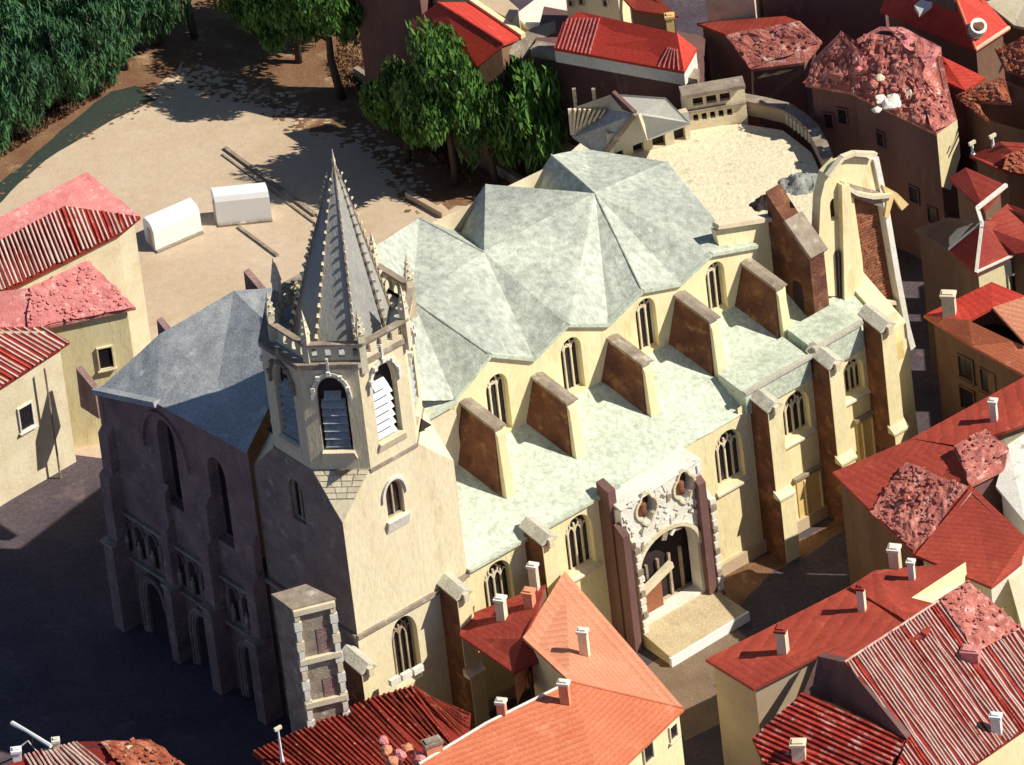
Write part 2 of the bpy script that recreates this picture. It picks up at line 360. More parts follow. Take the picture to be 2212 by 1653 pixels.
def ribs_poly(parent, P, d, sp, mt, wf=.5, h=.14, wob=.06, seed=0, seg=1.6, limit=290, name='tile_row', skip=.03):
    """tile rows lying on the flat facet P, running along d, clipped to the facet"""
    rnd = random.Random(seed); nm = (P[1]-P[0]).cross(P[2]-P[0]).normalized()
    if nm.z < 0: nm = -nm
    d = (d-nm*d.dot(nm)).normalized(); s_ = d.cross(nm).normalized(); O = P[0]
    Q = [((p-O).dot(s_), (p-O).dot(d)) for p in P]; n = len(Q)
    x = min(q[0] for q in Q)+sp*.5; xe = max(q[0] for q in Q); cnt = 0
    while x < xe and cnt < limit:
        hit = []
        for i in range(n):
            (x0,y0),(x1,y1) = Q[i], Q[(i+1)%n]
            if (x0-x)*(x1-x) < 0: hit.append(y0+(y1-y0)*(x-x0)/(x1-x0))
        hit.sort()
        for a, b in zip(hit[::2], hit[1::2]):
            a += rnd.uniform(0,.2); b += rnd.uniform(-.1,.15)
            if b-a < .5: continue
            k = max(2, int((b-a)/seg)); vs = []; fs = []; w0 = sp*wf*rnd.uniform(.8,1.15)/2; off = 0
            for j in range(k+1):
                off = off*.7+rnd.gauss(0, wob*sp); ww = w0*rnd.uniform(.75,1.2); hh = h*rnd.uniform(.7,1.2)
                c = O + s_*(x+off) + d*(a+(b-a)*j/k)
                vs += [c-s_*ww+nm*.01, c-s_*ww*.6+nm*hh, c+s_*ww*.6+nm*hh, c+s_*ww+nm*.01]
                if j:
                    q = 4*(j-1); fs += [(q,q+4,q+5,q+1),(q+1,q+5,q+6,q+2),(q+2,q+6,q+7,q+3)]
            fs += [(0,1,2,3),(4*k+3,4*k+2,4*k+1,4*k)]
            mesh(name, vs, fs, MT[mt if rnd.random() > .12 else 'tile_red'], parent); cnt += 1
        x += sp
def lump(parent, c, r_, mt, name='rubble_stone', sq=.7, seed=0):
    bmx = bmesh.new(); bmesh.ops.create_icosphere(bmx, subdivisions=2, radius=1)
    for v_ in bmx.verts:
        q = v_.co.copy(); v_.co = Vector((q.x*r_, q.y*r_, q.z*r_*sq))*(1+.45*noise.noise(q*1.6+Vector((seed*3.1,0,0)))) + c
    vs = [v_.co.copy() for v_ in bmx.verts]; fs = [tuple(v_.index for v_ in f_.verts) for f_ in bmx.faces]; bmx.free()
    return mesh(name, vs, fs, MT[mt], parent)
def arch(u, z0, z1, wd, n=8, rise=None):
    """pointed arch outline (u,z) counter-clockwise from bottom left"""
    h = wd/2; rise = rise or wd*.75; zs = z1-rise
    pts = [(u-h, z0), (u+h, z0), (u+h, zs)]
    for k in range(1, n+1):
        a = k/n; pts.append((u+h*math.cos(a*math.pi/2)**.9 if a < 1 else u, zs+rise*math.sin(a*math.pi/2)**1.0))
    for k in range(n-1, 0, -1):
        a = k/n; pts.append((u-h*math.cos(a*math.pi/2)**.9, zs+rise*math.sin(a*math.pi/2)))
    pts.append((u-h, zs)); return pts
def panel(name, pl, outline, holes, mt, parent, d0=0.0, depth=.8, thick=True, **props):
    polys = [[Vector((u, z, 0)) for u, z in outline]]+[[Vector((u, z, 0)) for u, z in reversed(h)] for h in holes]
    tri = geometry.tessellate_polygon(polys)
    flat = [p for q in polys for p in q]
    vs = [pl.pt(p.x, p.y, d0) for p in flat]; fs = [tuple(t) for t in tri]; b = 0
    for k, q in enumerate(polys):
        n = len(q)
        if k > 0 or thick:
            c = len(vs); vs += [pl.pt(p.x, p.y, d0-depth) for p in q]
            fs += [(b+i, b+(i+1)%n, c+(i+1)%n, c+i) for i in range(n)]
        b += n
    return mesh(name, vs, fs, MT[mt], parent, **props)
def arch_window(parent, pl, u, z0, z1, wd, d0=0.0, depth=.7, lights=3, mt='tracery', glass='glass', trac=True, rise=None, sill=None, name='window'):
    """stone frame ring inside the opening, mullions, tracery and the glass behind"""
    zz = Vector((0,0,1)); rise = rise or wd*.75; zs = z1-rise
    out = arch(u, z0, z1, wd, rise=rise); n = len(out)
    cu, cz = u, (z0+z1)/2; t = .14
    inn = arch(u, z0+t, z1-t*1.3, wd-2*t, rise=rise-t)
    dd = d0-depth+.12; vs = [pl.pt(a, b, dd+.13) for a, b in out]+[pl.pt(a, b, dd+.13) for a, b in inn]+[pl.pt(a, b, dd-.05) for a, b in inn]
    fs = [(i,(i+1)%n,(i+1)%n+n,i+n) for i in range(n)]+[(i+n,(i+1)%n+n,(i+1)%n+2*n,i+2*n) for i in range(n)]
    fo = mesh(name, vs, fs, MT[mt], parent)
    gp = arch(u, z0, z1, wd, rise=rise)
    mesh('pane', [pl.pt(a, b, dd-.08) for a, b in gp], [tuple(range(n))], MT[glass], fo)
    for k in range(1, lights):
        uu = u-wd/2+wd*k/lights
        top = zs + (rise*.45 if trac else rise*.75)
        MB().box(pl.pt(uu, (z0+top)/2, dd+.03), pl.a, pl.n, zz, .075, .08, (top-z0)/2).build('mullion', MT[mt], fo)
    if trac:
        m = MB(); lw = wd/lights
        def ring(cu, cz, r, k=10, t=.075):
            pts = [(cu+r*math.cos(2*math.pi*i/k), cz+r*math.sin(2*math.pi*i/k)) for i in range(k)]
            for i in range(k):
                a, b = pts[i], pts[(i+1)%k]; m.bar(pl.pt(*a, dd+.03), pl.pt(*b, dd+.03), t*1.6, .14, pl.n)
        ring(u, zs+rise*.45, wd*.17)
        for k in range(lights):
            c = u-wd/2+lw*(k+.5); pts = [(c-lw/2, zs-.2), (c-lw*.3, zs+.25), (c, zs+.5), (c+lw*.3, zs+.25), (c+lw/2, zs-.2)]
            for a, b in zip(pts, pts[1:]): m.bar(pl.pt(*a, dd+.03), pl.pt(*b, dd+.03), .11, .13, pl.n)
        m.build('tracery', MT[mt], fo)
    if sill:
        MB().hexa([pl.pt(u-wd/2-.3, z0-.5, d0-.05), pl.pt(u+wd/2+.3, z0-.5, d0-.05), pl.pt(u+wd/2+.3, z0-.5, d0+.35), pl.pt(u-wd/2-.3, z0-.5, d0+.35),
                   pl.pt(u-wd/2-.3, z0-.02, d0-.05), pl.pt(u+wd/2+.3, z0-.02, d0-.05), pl.pt(u+wd/2+.3, z0-.32, d0+.35), pl.pt(u-wd/2-.3, z0-.32, d0+.35)]).build('sill', MT[sill], fo)
    return fo

# ------------------------------------------------------------------ the setting
def ragged(pts, amp=9, step=22):
    out = []; n = len(pts)
    for i in range(n):
        (x0,y0),(x1,y1) = pts[i], pts[(i+1)%n]; L_ = math.hypot(x1-x0, y1-y0); k = max(1, int(L_/step))
        for j in range(k):
            t = j/k; x, y = x0+(x1-x0)*t, y0+(y1-y0)*t
            v = noise.noise_vector(Vector((x*.03, y*.03, 1.7)))+noise.noise_vector(Vector((x*.11, y*.11, 5)))*.5
            out.append((x+v.x*amp, y+v.y*amp))
    return out
def sheet(name, pts, z, mt, rag=0, **kw):
    if rag: pts = ragged(pts, rag)
    P = [W(x, y, z) for x, y in pts]
    return mesh(name, P, [tuple(range(len(P)))], MT[mt], kind='structure', **kw)
mesh('ground', [(-1500,-1500,-.004),(1500,-1500,-.004),(1500,3000,-.004),(-1500,3000,-.004)], [(0,1,2,3)], MT['street'], kind='structure')
sheet('square', [(-500,900),(-500,470),(-60,450),(110,330),(330,190),(470,60),(560,-60),(700,-60),(760,150),(900,300),(1110,460),(1100,900),(700,1100),(300,1000)], .004, 'sand')
sheet('scrub_bank', [(-500,470),(-500,200),(100,150),(300,50),(380,-80),(570,-80),(470,62),(330,192),(110,332),(-60,452)], .008, 'earth', rag=14)
sheet('tree_shade_earth', [(400,60),(470,-60),(760,-60),(900,150),(1112,462),(1000,446),(905,452),(860,380),(790,310),(640,262),(560,215),(460,196),(400,150)], .010, 'earth', rag=14)  # brown earth sheet, its dark tone painting tree shade onto the sand
sheet('dark_green_strip', [(-80,500),(-20,412),(60,345),(150,268),(240,196),(292,186),(340,214),(262,250),(175,300),(100,345),(40,395),(-30,470)], .012, 'dark_green_strip', rag=4)  # flat dark green sheet lying on the ground
sheet('path', [(1395,1440),(1560,1330),(1620,1385),(1640,1450),(1560,1560),(1480,1600)], .004, 'path')
sheet('verge', [(1560,1232),(1650,1203),(1740,1165),(1830,1118),(1850,1135),(1760,1190),(1650,1250),(1575,1330)], .004, 'earth', rag=14)
# raised terrace behind the church
TZ = 10.0
tp = [(1230,330),(1330,240),(1440,262),(1478,278),(1600,268),(1690,282),(1752,330),(1772,375),(1850,470),(1800,620),(1500,640),(1300,560)]
P = [W(x, y, TZ) for x, y in tp]; n = len(P)
mesh('terrace', P+[Vector((p.x,p.y,0)) for p in P], [tuple(range(n))]+[(i,i+n,(i+1)%n+n,(i+1)%n) for i in range(n)], MT['terrace'], kind='structure')

# ------------------------------------------------------------------ the church
AZ = R(35.7)
U = Vector((math.cos(AZ), math.sin(AZ), 0)); VV = Vector((math.sin(AZ), -math.cos(AZ), 0)); ZZ = Vector((0,0,1))
OP = W(740, 1130, 25.7); OP.z = 0
def ch(u, v, z): return OP + U*u + VV*v + ZZ*z
def SP(v): return Plane(OP + VV*v, U)        # plane parallel to the south wall
south = SP(0)
church = thing('church', 'large cream Gothic church with octagonal spired tower and pale green roofs', 'church', OP)
T = 11.72; K0 = T*(1-.4142)/2; ZB = 25.7; ZO = 29.35; ZC = 39.4
# --- tower shaft
def px(pl, x, y): return pl.px(x, y)
(wu, wz1) = south.px(868, 1333); (_, wz0) = south.px(882, 1478)
(su, sz1) = south.px(848, 1040); (_, sz0) = south.px(853, 1118)
win1 = (wu, wz0, wz1, 2.7); win2 = (su, sz0, sz1, 1.75)
panel('tower_wall', south, [(0,0),(T,0),(T,ZB),(T-K0,ZO),(K0,ZO),(0,ZB)], [arch(win1[0],win1[1],win1[2],win1[3]), arch(win2[0],win2[1],win2[2],win2[3])], 'tower', church, depth=.9, thick=False)
arch_window(church, south, *win1[:3], win1[3], depth=.9, lights=4)
wn = arch_window(church, south, *win2[:3], win2[3], depth=.5, lights=2, trac=False)
# hood mould over the twin window
hm = MB(); pts = arch(win2[0], win2[1]+1.2, win2[2]+.35, win2[3]+.7)
pts = [pts[-1]] + pts[2:-1][::-1]
pts = sorted(pts, key=lambda p: 0); hp = arch(win2[0], win2[1]+1.0, win2[2]+.35, win2[3]+.7)[2:]
for a, b in zip(hp, hp[1:]): hm.bar(south.pt(*a, .1), south.pt(*b, .1), .22, .2, south.n)
hm.build('hood_mould', MT['white'], wn)
MB().hexa([south.pt(su-1.2, sz0-1.1,.0), south.pt(su+1.0, sz0-1.1,.0), south.pt(su+1.0, sz0-1.1,.10), south.pt(su-1.2, sz0-1.1,.10), south.pt(su-1.1, sz0-.02,.0), south.pt(su+1.1, sz0-.02,.0), south.pt(su+1.1, sz0-.02,.4), south.pt(su-1.1, sz0-.02,.4)]).build('sill', MT['white'], wn)
west = Plane(OP - VV*T, VV, 1)      # runs from north to south along the west face; outward is -U
if west.n.dot(U) > 0: west = Plane(OP - VV*T, VV, -1)
ww, wz = west.px(640, 1075)
panel('tower_wall', west, [(0,0),(T,0),(T,ZB),(T-K0,ZO),(K0,ZO),(0,ZB)], [arch(ww, wz-2.4, wz+1.8, 1.8)], 'rough_stone_shade_tone', church, depth=.8, thick=False)
arch_window(church, west, ww, wz-2.4, wz+1.8, 1.8, depth=.6, lights=2, trac=False)
panel('tower_wall', SP(-T), [(0,0),(T,0),(T,ZB),(T-K0,ZO),(K0,ZO),(0,ZB)], [], 'tower', church, thick=False)
east = Plane(OP + U*T - VV*T, VV, -1)
panel('tower_wall', Plane(OP+U*T, -VV), [(0,0),(T,0),(T,ZB),(T-K0,ZO),(K0,ZO),(0,ZB)], [], 'tower', church, thick=False)
# broaches
cs = [(0,0),(T,0),(T,-T),(0,-T)]
for i, (cu, cv) in enumerate(cs):
    su_ = K0 if cu == 0 else T-K0; sv_ = -K0 if cv == 0 else -(T-K0)
    mesh('broach', [ch(cu, cv, ZB), ch(su_, cv, ZO), ch(cu, sv_, ZO)], [(0,1,2)], MT['tower'], church)
# string courses
m = MB()
for (a, b, n_) in ((ch(0,0,0), ch(T,0,0), VV), (ch(0,-T,0), ch(0,0,0), -U)):
    m.bar(a+ZZ*14.2+n_*.14-U*.1, b+ZZ*14.2+n_*.14, .3, .35)
m.build('string_course', MT['coping'], church)
# blocks on the south west broach (pale ashlar)
bc = [ch(0,0,ZB), ch(K0,0,ZO), ch(0,-K0,ZO)]
bn = (bc[1]-bc[0]).cross(bc[2]-bc[0]).normalized()
if bn.dot(-FWD) < 0: bn = -bn
k = 0
for row in range(5):
    t0, t1 = .45+row*.11, .45+(row+1)*.11
    nb = 3+row//2
    for j in range(nb):
        q = lambda t, s_: bc[0].lerp(bc[1], t).lerp(bc[0].lerp(bc[2], t), s_) + bn*.04
        off = .04 if row % 2 else 0
        s0 = max(.02, (j+off)/nb+.012); s1 = min(.98, (j+1+off)/nb-.012)
        a, b, c_, d_ = q(t0+.008,s0), q(t0+.008,s1), q(t1-.008,s1), q(t1-.008,s0)
        MB().prism([a,b,c_,d_], bn*.04).build('stone', MT['cream_pale' if (row+j)%2 else 'tower'], church)
# --- octagon belfry
oc = [(K0,0),(T-K0,0),(T,-K0),(T,-(T-K0)),(T-K0,-T),(K0,-T),(0,-(T-K0)),(0,-K0)]
belfry = mesh('belfry', [ch(1,-1,ZO), ch(T-1,-1,ZO), ch(T-1,-T+1,ZO), ch(1,-T+1,ZO)], [(0,1,2,3)], MT['interior'], church)
LOC[belfry.name] = LOC[church.name]
SL = (ch(*oc[1],0)-ch(*oc[0],0)).length
def oface(i):
    a, b = ch(*oc[i], 0), ch(*oc[(i+1) % 8], 0)
    pl = Plane(a, b-a)
    cen = ch(T/2, -T/2, 0)
    if pl.n.dot(a-cen) < 0: pl = Plane(a, b-a, -1)
    return pl
for i in range(8):
    pl = oface(i); Lw = SL
    z0, z1 = ZO+1.9, ZC-.9
    hole = arch(Lw/2, z0, z1, 2.5, rise=2.1)
    panel('belfry_wall', pl, [(0,ZO),(Lw,ZO),(Lw,ZC),(0,ZC)], [hole], 'tower', belfry, depth=.7, thick=False)
    if i in (0, 6, 7, 1, 5):
        mesh('belfry_opening', [pl.pt(a, b, -.72) for a, b in hole], [tuple(range(len(hole)))], MT['interior'], belfry)
        # louvres
        nl = 7
        for k in range(nl):
            zc = z0+.5+k*.78
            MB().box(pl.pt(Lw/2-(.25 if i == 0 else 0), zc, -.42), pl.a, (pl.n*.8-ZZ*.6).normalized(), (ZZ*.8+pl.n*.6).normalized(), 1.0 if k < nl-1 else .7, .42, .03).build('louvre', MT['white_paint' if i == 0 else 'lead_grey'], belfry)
        # hood with crockets over each opening
        hp = arch(Lw/2, z0+2, z1+.45, 3.1, rise=2.5)[2:]
        mm = MB()
        for a, b in zip(hp, hp[1:]): mm.bar(pl.pt(*a, .12), pl.pt(*b, .12), .26, .22, pl.n)
        mm.bar(pl.pt(Lw/2, z1+.4, .15), pl.pt(Lw/2, z1+2.0, .2), .18, .18)
        for a in hp[2::3]: mm.box(pl.pt(a[0], a[1]+.1, .25), pl.a, pl.n, ZZ, .16, .16, .2)
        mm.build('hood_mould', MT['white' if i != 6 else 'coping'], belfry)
        mm = MB(); mm.hexa([pl.pt(Lw/2-1.5, z0-.8, .0), pl.pt(Lw/2+1.5, z0-.8,.0), pl.pt(Lw/2+1.5, z0-.8,.12), pl.pt(Lw/2-1.5, z0-.8,.12), pl.pt(Lw/2-1.3, z0,-.0), pl.pt(Lw/2+1.3, z0,-.0), pl.pt(Lw/2+1.3, z0-.1,.3), pl.pt(Lw/2-1.3, z0-.1,.3)])
        mm.build('sill', MT['cream_pale'], belfry)
def oring(z, off, h, name, mt, parent):
    c = ch(T/2,-T/2,0); o1 = [c+(ch(*p,0)-c)*(1+off/6.1) for p in oc]; o0 = [c+(ch(*p,0)-c)*(1-.5/6.1) for p in oc]
    vs = [p+ZZ*z for p in o1]+[p+ZZ*(z+h) for p in o1]+[p+ZZ*z for p in o0]+[p+ZZ*(z+h) for p in o0]
    fs = []
    for i in range(8):
        j = (i+1)%8; fs += [(i,j,8+j,8+i),(8+i,8+j,24+j,24+i),(16+i,24+i,24+j,16+j),(i,16+i,16+j,j)]
    return mesh(name, vs, fs, MT[mt], parent)
oring(ZO-.35, .12, .35, 'string_course', 'coping', belfry)
oring(ZC, .2, .5, 'cornice', 'coping', belfry)
mesh('tower_roof', [ch(*p, ZC+.45) for p in oc], [tuple(range(8))], MT['lead_grey'], belfry)
# parapet with pierced openings, one panel per side
c0 = ch(T/2,-T/2,0)
cc = c0+U*.45+VV*.45
o2 = [cc+(ch(*p_,0)-c0)*.93 for p_ in oc]; SL2 = SL*.93
def oface2(i):
    a, b = o2[i], o2[(i+1)%8]; pl = Plane(a, b-a)
    return pl if pl.n.dot(a-cc) > 0 else Plane(a, b-a, -1)
for i in range(8):
    pl = oface2(i); SL_ = SL; SL = SL2
    holes = [arch(SL*(k+.5)/4, ZC+.85, ZC+1.75, .5, n=4) for k in range(4)]
    panel('parapet', pl, [(-.1,ZC+.5),(SL+.1,ZC+.5),(SL+.1,ZC+2.1),(-.1,ZC+2.1)], holes, 'cream_pale', belfry, d0=.05, depth=.3)
    MB().bar(pl.pt(-.15,ZC+2.2,.1), pl.pt(SL+.15,ZC+2.2,.1), .55, .2).build('parapet_coping', MT['coping'], belfry)
    SL = SL_
    p = o2[i].copy()
    mm = MB(); a = (o2[i]-cc).normalized(); b = Vector((-a.y,a.x,0))
    mm.box(p+ZZ*(ZC+1.2), a, b, ZZ, .28, .28, 1.9)
    for s_ in range(4):
        pass
    r = .34; base = [p+a*r+b*r, p-a*r+b*r, p-a*r-b*r, p+a*r-b*r]
    mm.add([q+ZZ*(ZC+3.1) for q in base]+[p+ZZ*(ZC+5.6)], [(0,1,4),(1,2,4),(2,3,4),(3,0,4),(3,2,1,0)])
    for k in range(3): mm.box(p+ZZ*(ZC+3.4+k*.6), (a+b).normalized(), (a-b).normalized(), ZZ, .32-.08*k, .32-.08*k, .07)
    mm.build('pinnacle', MT['cream_pale'], belfry)
# --- spire
sb = c0 + U*.35 + VV*.35; lean = U*.75+VV*.75
ZS0, ZS1 = ZC+.5, 55.6; RB = 4.15
def sr(t): return RB*(1-t)**.93
def srp(k, t, extra=0):
    an = math.atan2((ch(*oc[0],0)-c0).y, (ch(*oc[0],0)-c0).x) + k*math.pi/4
    return sb + lean*t + ZZ*(ZS0+(ZS1-ZS0)*t) + Vector((math.cos(an), math.sin(an), 0))*(sr(t)+extra)
vs = []; fs = []; NS = 10
for j in range(NS):
    for k in range(8): vs.append(srp(k, j/NS))
vs.append(srp(0,1))
for j in range(NS-1):
    for k in range(8): fs.append((j*8+k, j*8+(k+1)%8, (j+1)*8+(k+1)%8, (j+1)*8+k))
for k in range(8): fs.append(((NS-1)*8+k, (NS-1)*8+(k+1)%8, NS*8))
MT['spire'] = mat('weathered_grey_stone', (.40,.40,.37), (.31,.31,.30), (.50,.48,.42), scale=.5, sc3=.5, th3=.58, bump=.4, bscale=4, fine=.2, stretch=(1,1,.35))
spire = mesh('spire', vs, fs, MT['spire'], church)
for k in range(8):
    MB().tube([srp(k,0,.03), srp(k,.5,.03), srp(k,.99,.02)], [.16,.12,.06], 5).build('spire_rib', MT['coping'], spire)
    for j in range(17):
        t = .02+j*.056
        p = srp(k, t, .18); an = math.atan2((p-sb-lean*t).y, (p-sb-lean*t).x); a = Vector((math.cos(an), math.sin(an), 0)); b = Vector((-a.y,a.x,0))
        q = .24*(1-.55*t)
        MB().add([p-b*q*.6-ZZ*q, p+b*q*.6-ZZ*q, p+a*q*1.5+ZZ*q*.3, p-b*q*.5+ZZ*q, p+b*q*.5+ZZ*q, p+a*q*1.1+ZZ*q*1.1],
                 [(0,1,2),(0,2,5,3),(1,4,5,2),(3,5,4),(0,3,4,1)]).build('crocket', MT['cream_pale'], spire)
p = srp(0,.985)
MB().tube([p, p+ZZ*.4, p+ZZ*.8, p+ZZ*1.5], [.12,.18,.09,.03], 6).build('finial', MT['cream_pale'], spire)

# --- south aisle wall and its windows
ZE = 14.5
uE = south.px(1962, 935)[0]
def aw(xt, yt, xb, yb, wd):
    u1, z1 = south.px(xt, yt); u0, z0 = south.px(xb, yb); return ((u0+u1)/2, z0, min(z1, ZE-.7), wd)
wins = [aw(1066,1208,1090,1345,3.0), aw(1240,1103,1262,1228,2.9), aw(1562,908,1585,1040,3.0), aw(1710,822,1727,938,2.9), aw(1834,742,1848,850,2.3)]
uP0 = south.px(1335, 1060)[0]; uP1 = south.px(1530, 960)[0]
prof = [(T,0),(uE,0),(uE,ZE+1.5)]
prof += [(uE-.3, ZE+1.7),(uP1+3.4, ZE+.9),(uP1+3.4, ZE),(T, ZE)]
panel('aisle_wall', south, prof, [arch(*w_, rise=w_[3]*.62) for w_ in wins], 'cream', church, depth=.75, thick=False)
for w_ in wins: arch_window(church, south, *w_, depth=.75, lights=4, mt='cream_pale', rise=w_[3]*.62, sill='cream_pale' if w_ is not wins[0] else None)
# lower ochre blind panels under the eastern windows
for k, (x, y, wd, h) in enumerate(((1755,1060,3.4,6.0),(1872,930,2.2,5.0))):
    u, z = south.px(x, y)
    pn = MB().box(south.pt(u, z-1, .05), U, VV, ZZ, wd/2, .05, h/2).build('blind_panel', MT['ochre'], church)
    for q in (-.25, .25): MB().box(south.pt(u+q*wd, z-1, .15), U, VV, ZZ, .07, .05, h/2-.4).build('rib', MT['cream'], pn)
    MB().box(south.pt(u, z-1+h/2+.2, .2), U, VV, ZZ, wd/2+.3, .2, .15).build('ledge', MT['coping'], pn)
# weathering ledge and plinth in sections
m = MB(); m.bar(ch(T,.18,.6), ch(uE,.18,.6), .36, 1.2); m.build('plinth', MT['tan_wall'], church)
# --- aisle roof
VA = -8.0
clere = SP(VA)
zr = 18.3
MT_ = 'lead_aisle'
vs = []; fs = []; nu, nv = 60, 12
u0, u1 = T, uE-.5
for j in range(nv+1):
    for i in range(nu+1):
        u = u0+(u1-u0)*i/nu; v = .15+(VA-.15)*j/nv
        base = ZE+.15 + (zr-ZE)*j/nv
        h = noise.fractal(Vector((u*.5, v*.5, 3)), 1., 2., 4)*.10
        vs.append(ch(u, v, base+h))
for j in range(nv):
    for i in range(nu): fs.append((j*(nu+1)+i, j*(nu+1)+i+1, (j+1)*(nu+1)+i+1, (j+1)*(nu+1)+i))
mesh('aisle_roof', vs, fs, MT[MT_], church, smooth=True)
m = MB(); m.bar(ch(T,.22,ZE+.1), ch(uP0,.22,ZE+.1), .4, .25); m.build('gutter', MT['lead_aisle'], church)
# raised copings over the eastern bays
for (xa, ya, xb, yb) in ((1612,853,1752,768),(1762,756,1862,697)):
    a = south.px(xa, ya, .5); b = south.px(xb, yb, .5)
    o = MB(); z0 = (a[1]+b[1])/2
    zb3 = ZE+.15+(zr-ZE)*3.2/8+.15
    o.hexa([ch(a[0],-3.2,ZE-.1), ch(b[0],-3.2,ZE-.1), ch(b[0],.3,ZE-.1), ch(a[0],.3,ZE-.1), ch(a[0],-3.2,max(zb3,z0+.3)), ch(b[0],-3.2,max(zb3,z0+.3)), ch(b[0],.3,z0-.15), ch(a[0],.3,z0-.15)])
    o = o.build('parapet', MT['lead_aisle'], church)
    MB().bar(ch(a[0]-.1,.3,z0-.05), ch(b[0]+.1,.3,z0-.05), .45, .3).build('coping', MT['coping_pale'], o)
for (xa, ya) in ((1800,760),(1925,705),(1655,850)):
    pass
# rolls (lead seams) on the aisle roof
for k in ():
    u = 0
    MB().bar(ch(u,.3,ZE+.3), ch(u,VA,zr+.22), .12, .10).build('lead_roll', MT[MT_], church)
# --- clerestory wall with one gable per bay (points traced on its plane)
Cp = [(978,862),(1150,774),(1310,700),(1466,612),(1632,530)]
Gp = [(1056,765),(1222,700),(1384,627),(1533,548)]
Cu = [clere.px(*p) for p in Cp]; Gu = [clere.px(*p) for p in Gp]
top = []
for i in range(4): top += [Cu[i], Gu[i]]
top.append(Cu[4])
cw = []
for (xt, yt, xb, yb, wd) in ((1066,812,1088,935,2.3),(1226,733,1246,845,2.2),(1388,648,1406,757,2.15),(1537,570,1556,672,2.05)):
    u1_, z1_ = clere.px(xt, yt); u0_, z0_ = clere.px(xb, yb); cw.append(((u0_+u1_)/2, max(z0_, zr+.25), z1_, wd))
panel('clerestory_wall', clere, [(Cu[0][0], zr-1.5), (Cu[4][0], zr-1.5)] + top[::-1], [arch(*c_, rise=c_[3]*.6) for c_ in cw], 'cream', church, depth=.8, thick=False)
for c_ in cw: arch_window(church, clere, *c_, depth=.7, lights=3, trac=True, rise=c_[3]*.6, mt='cream_pale')
# gable copings
for i in range(4):
    for a, b in ((Cu[i], Gu[i]), (Gu[i], Cu[i+1])):
        MB().bar(clere.pt(*a, .1), clere.pt(*b, .1), .5, .32).build('gable_coping', MT['lead_aisle'], church)
# west return wall of the clerestory
a = clere.px(893, 866)
cw0 = Plane(ch(0,VA,0), U)
panel('clerestory_wall', clere, [(T-.3,zr-2),(Cu[0][0],zr-2),(Cu[0][0],Cu[0][1]),(T-.3,Cu[0][1])], [arch(T+1.0, zr-1.2, Cu[0][1]-1.2, 1.3, n=5)], 'ochre', church, depth=.5, thick=False, d0=-.02)
arch_window(church, clere, T+1.0, zr-1.2, Cu[0][1]-1.2, 1.3, depth=.5, lights=1, trac=False)
MB().bar(ch(T-.5,VA+.3,Cu[0][1]-.1), ch(Cu[0][0],VA+.3,Cu[0][1]-.1), .6, .3).build('gutter', MT['lead_aisle'], church)
# --- nave roof: a star of ridges and valleys
C = [clere.pt(*c_, .25) for c_ in Cu]; G = [clere.pt(*g, .25) for g in Gu]
def RV(x, y, v):
    pl = SP(v); u, z = pl.px(x, y); return pl.pt(u, z)
J0 = RV(905,472,-26); J1 = RV(1045,545,-18); J2 = RV(1285,418,-18); N2 = RV(1048,398,-26); N3 = RV(1190,335,-26)
J3 = RV(1440,350,-20); NE = RV(1262,322,-27)
Kp = RV(890,648,-15); W0 = RV(880,866,VA+.2); W1 = RV(806,535,-19); W2 = RV(800,660,-13)
EA = RV(1545,476,-11); EB = C[4]
n12 = RV(980,462,-27.5); n12.z -= 1.5; n23 = RV(1125,398,-27.5); n23.z -= 1.5
tris = [(J1,C[1],G[1]),(J1,G[1],J2),(J2,G[1],C[2]),(J2,C[2],G[2]),(J2,G[2],C[3]),(J2,C[3],G[3]),(J2,G[3],EA),(EA,G[3],C[4]),
        (J1,G[0],C[1]),(Kp,G[0],J1),(C[0],G[0],Kp),(W0,C[0],Kp),(Kp,J1,J0),(W2,W0,Kp),(W1,W2,Kp),(W1,Kp,J0),
        (J0,J1,n12),(n12,J1,N2),(N2,J1,J2),(N2,J2,n23),(n23,J2,N3),(N3,J2,NE),(NE,J2,J3),(J3,J2,EA)]
vs = []; fs = []
def sub(a, b, c_, n=18, amp=.05):
    base = len(vs); idx = {}
    for i in range(n+1):
        for j in range(n+1-i):
            k = n-i-j; p = (a*i+b*j+c_*k)/n
            h = noise.fractal(p*1.1, 1., 2., 5)*amp*2 + noise.noise(p*.25)*.15
            e = min(1, min(i, j, k)/n*5) if True else 1
            idx[(i,j)] = len(vs); vs.append(p+ZZ*h*(.25+.75*e))
    for i in range(n):
        for j in range(n-i):
            fs.append((idx[(i,j)], idx[(i+1,j)], idx[(i,j+1)]))
            if i+j < n-1: fs.append((idx[(i+1,j)], idx[(i+1,j+1)], idx[(i,j+1)]))
for t_ in tris: sub(*t_)
nave = mesh('nave_roof', vs, fs, MT['lead'], church, smooth=True)
for a, b in ((J1,J2),(J2,N3),(J1,J0),(J2,G[2]),(Kp,G[0]),(J2,J3)):
    MB().tube([a, a.lerp(b,.5)+ZZ*.02, b], .09, 6).build('ridge_roll', MT['lead'], nave)
# body below the roof so nothing is open
body = [W0, C[0], C[4], EA, J3, NE, N3, J0, W1, W2]
bb = [Vector((p.x,p.y,0)) for p in body]; n = len(body)
tp_ = [p-ZZ*1.0 for p in body]
mesh('nave_wall', bb+tp_, [(i,(i+1)%n,(i+1)%n+n,i+n) for i in range(n) if i not in (1,)], MT['cream_pale'], church)
mesh('valley_roof', [ch(T-1.0,VA+.25,Cu[0][1]-.25), ch(Cu[0][0],VA+.25,Cu[0][1]-.25), Kp-ZZ*.3, W2-ZZ*.3], [(0,1,2,3)], MT['lead'], church)
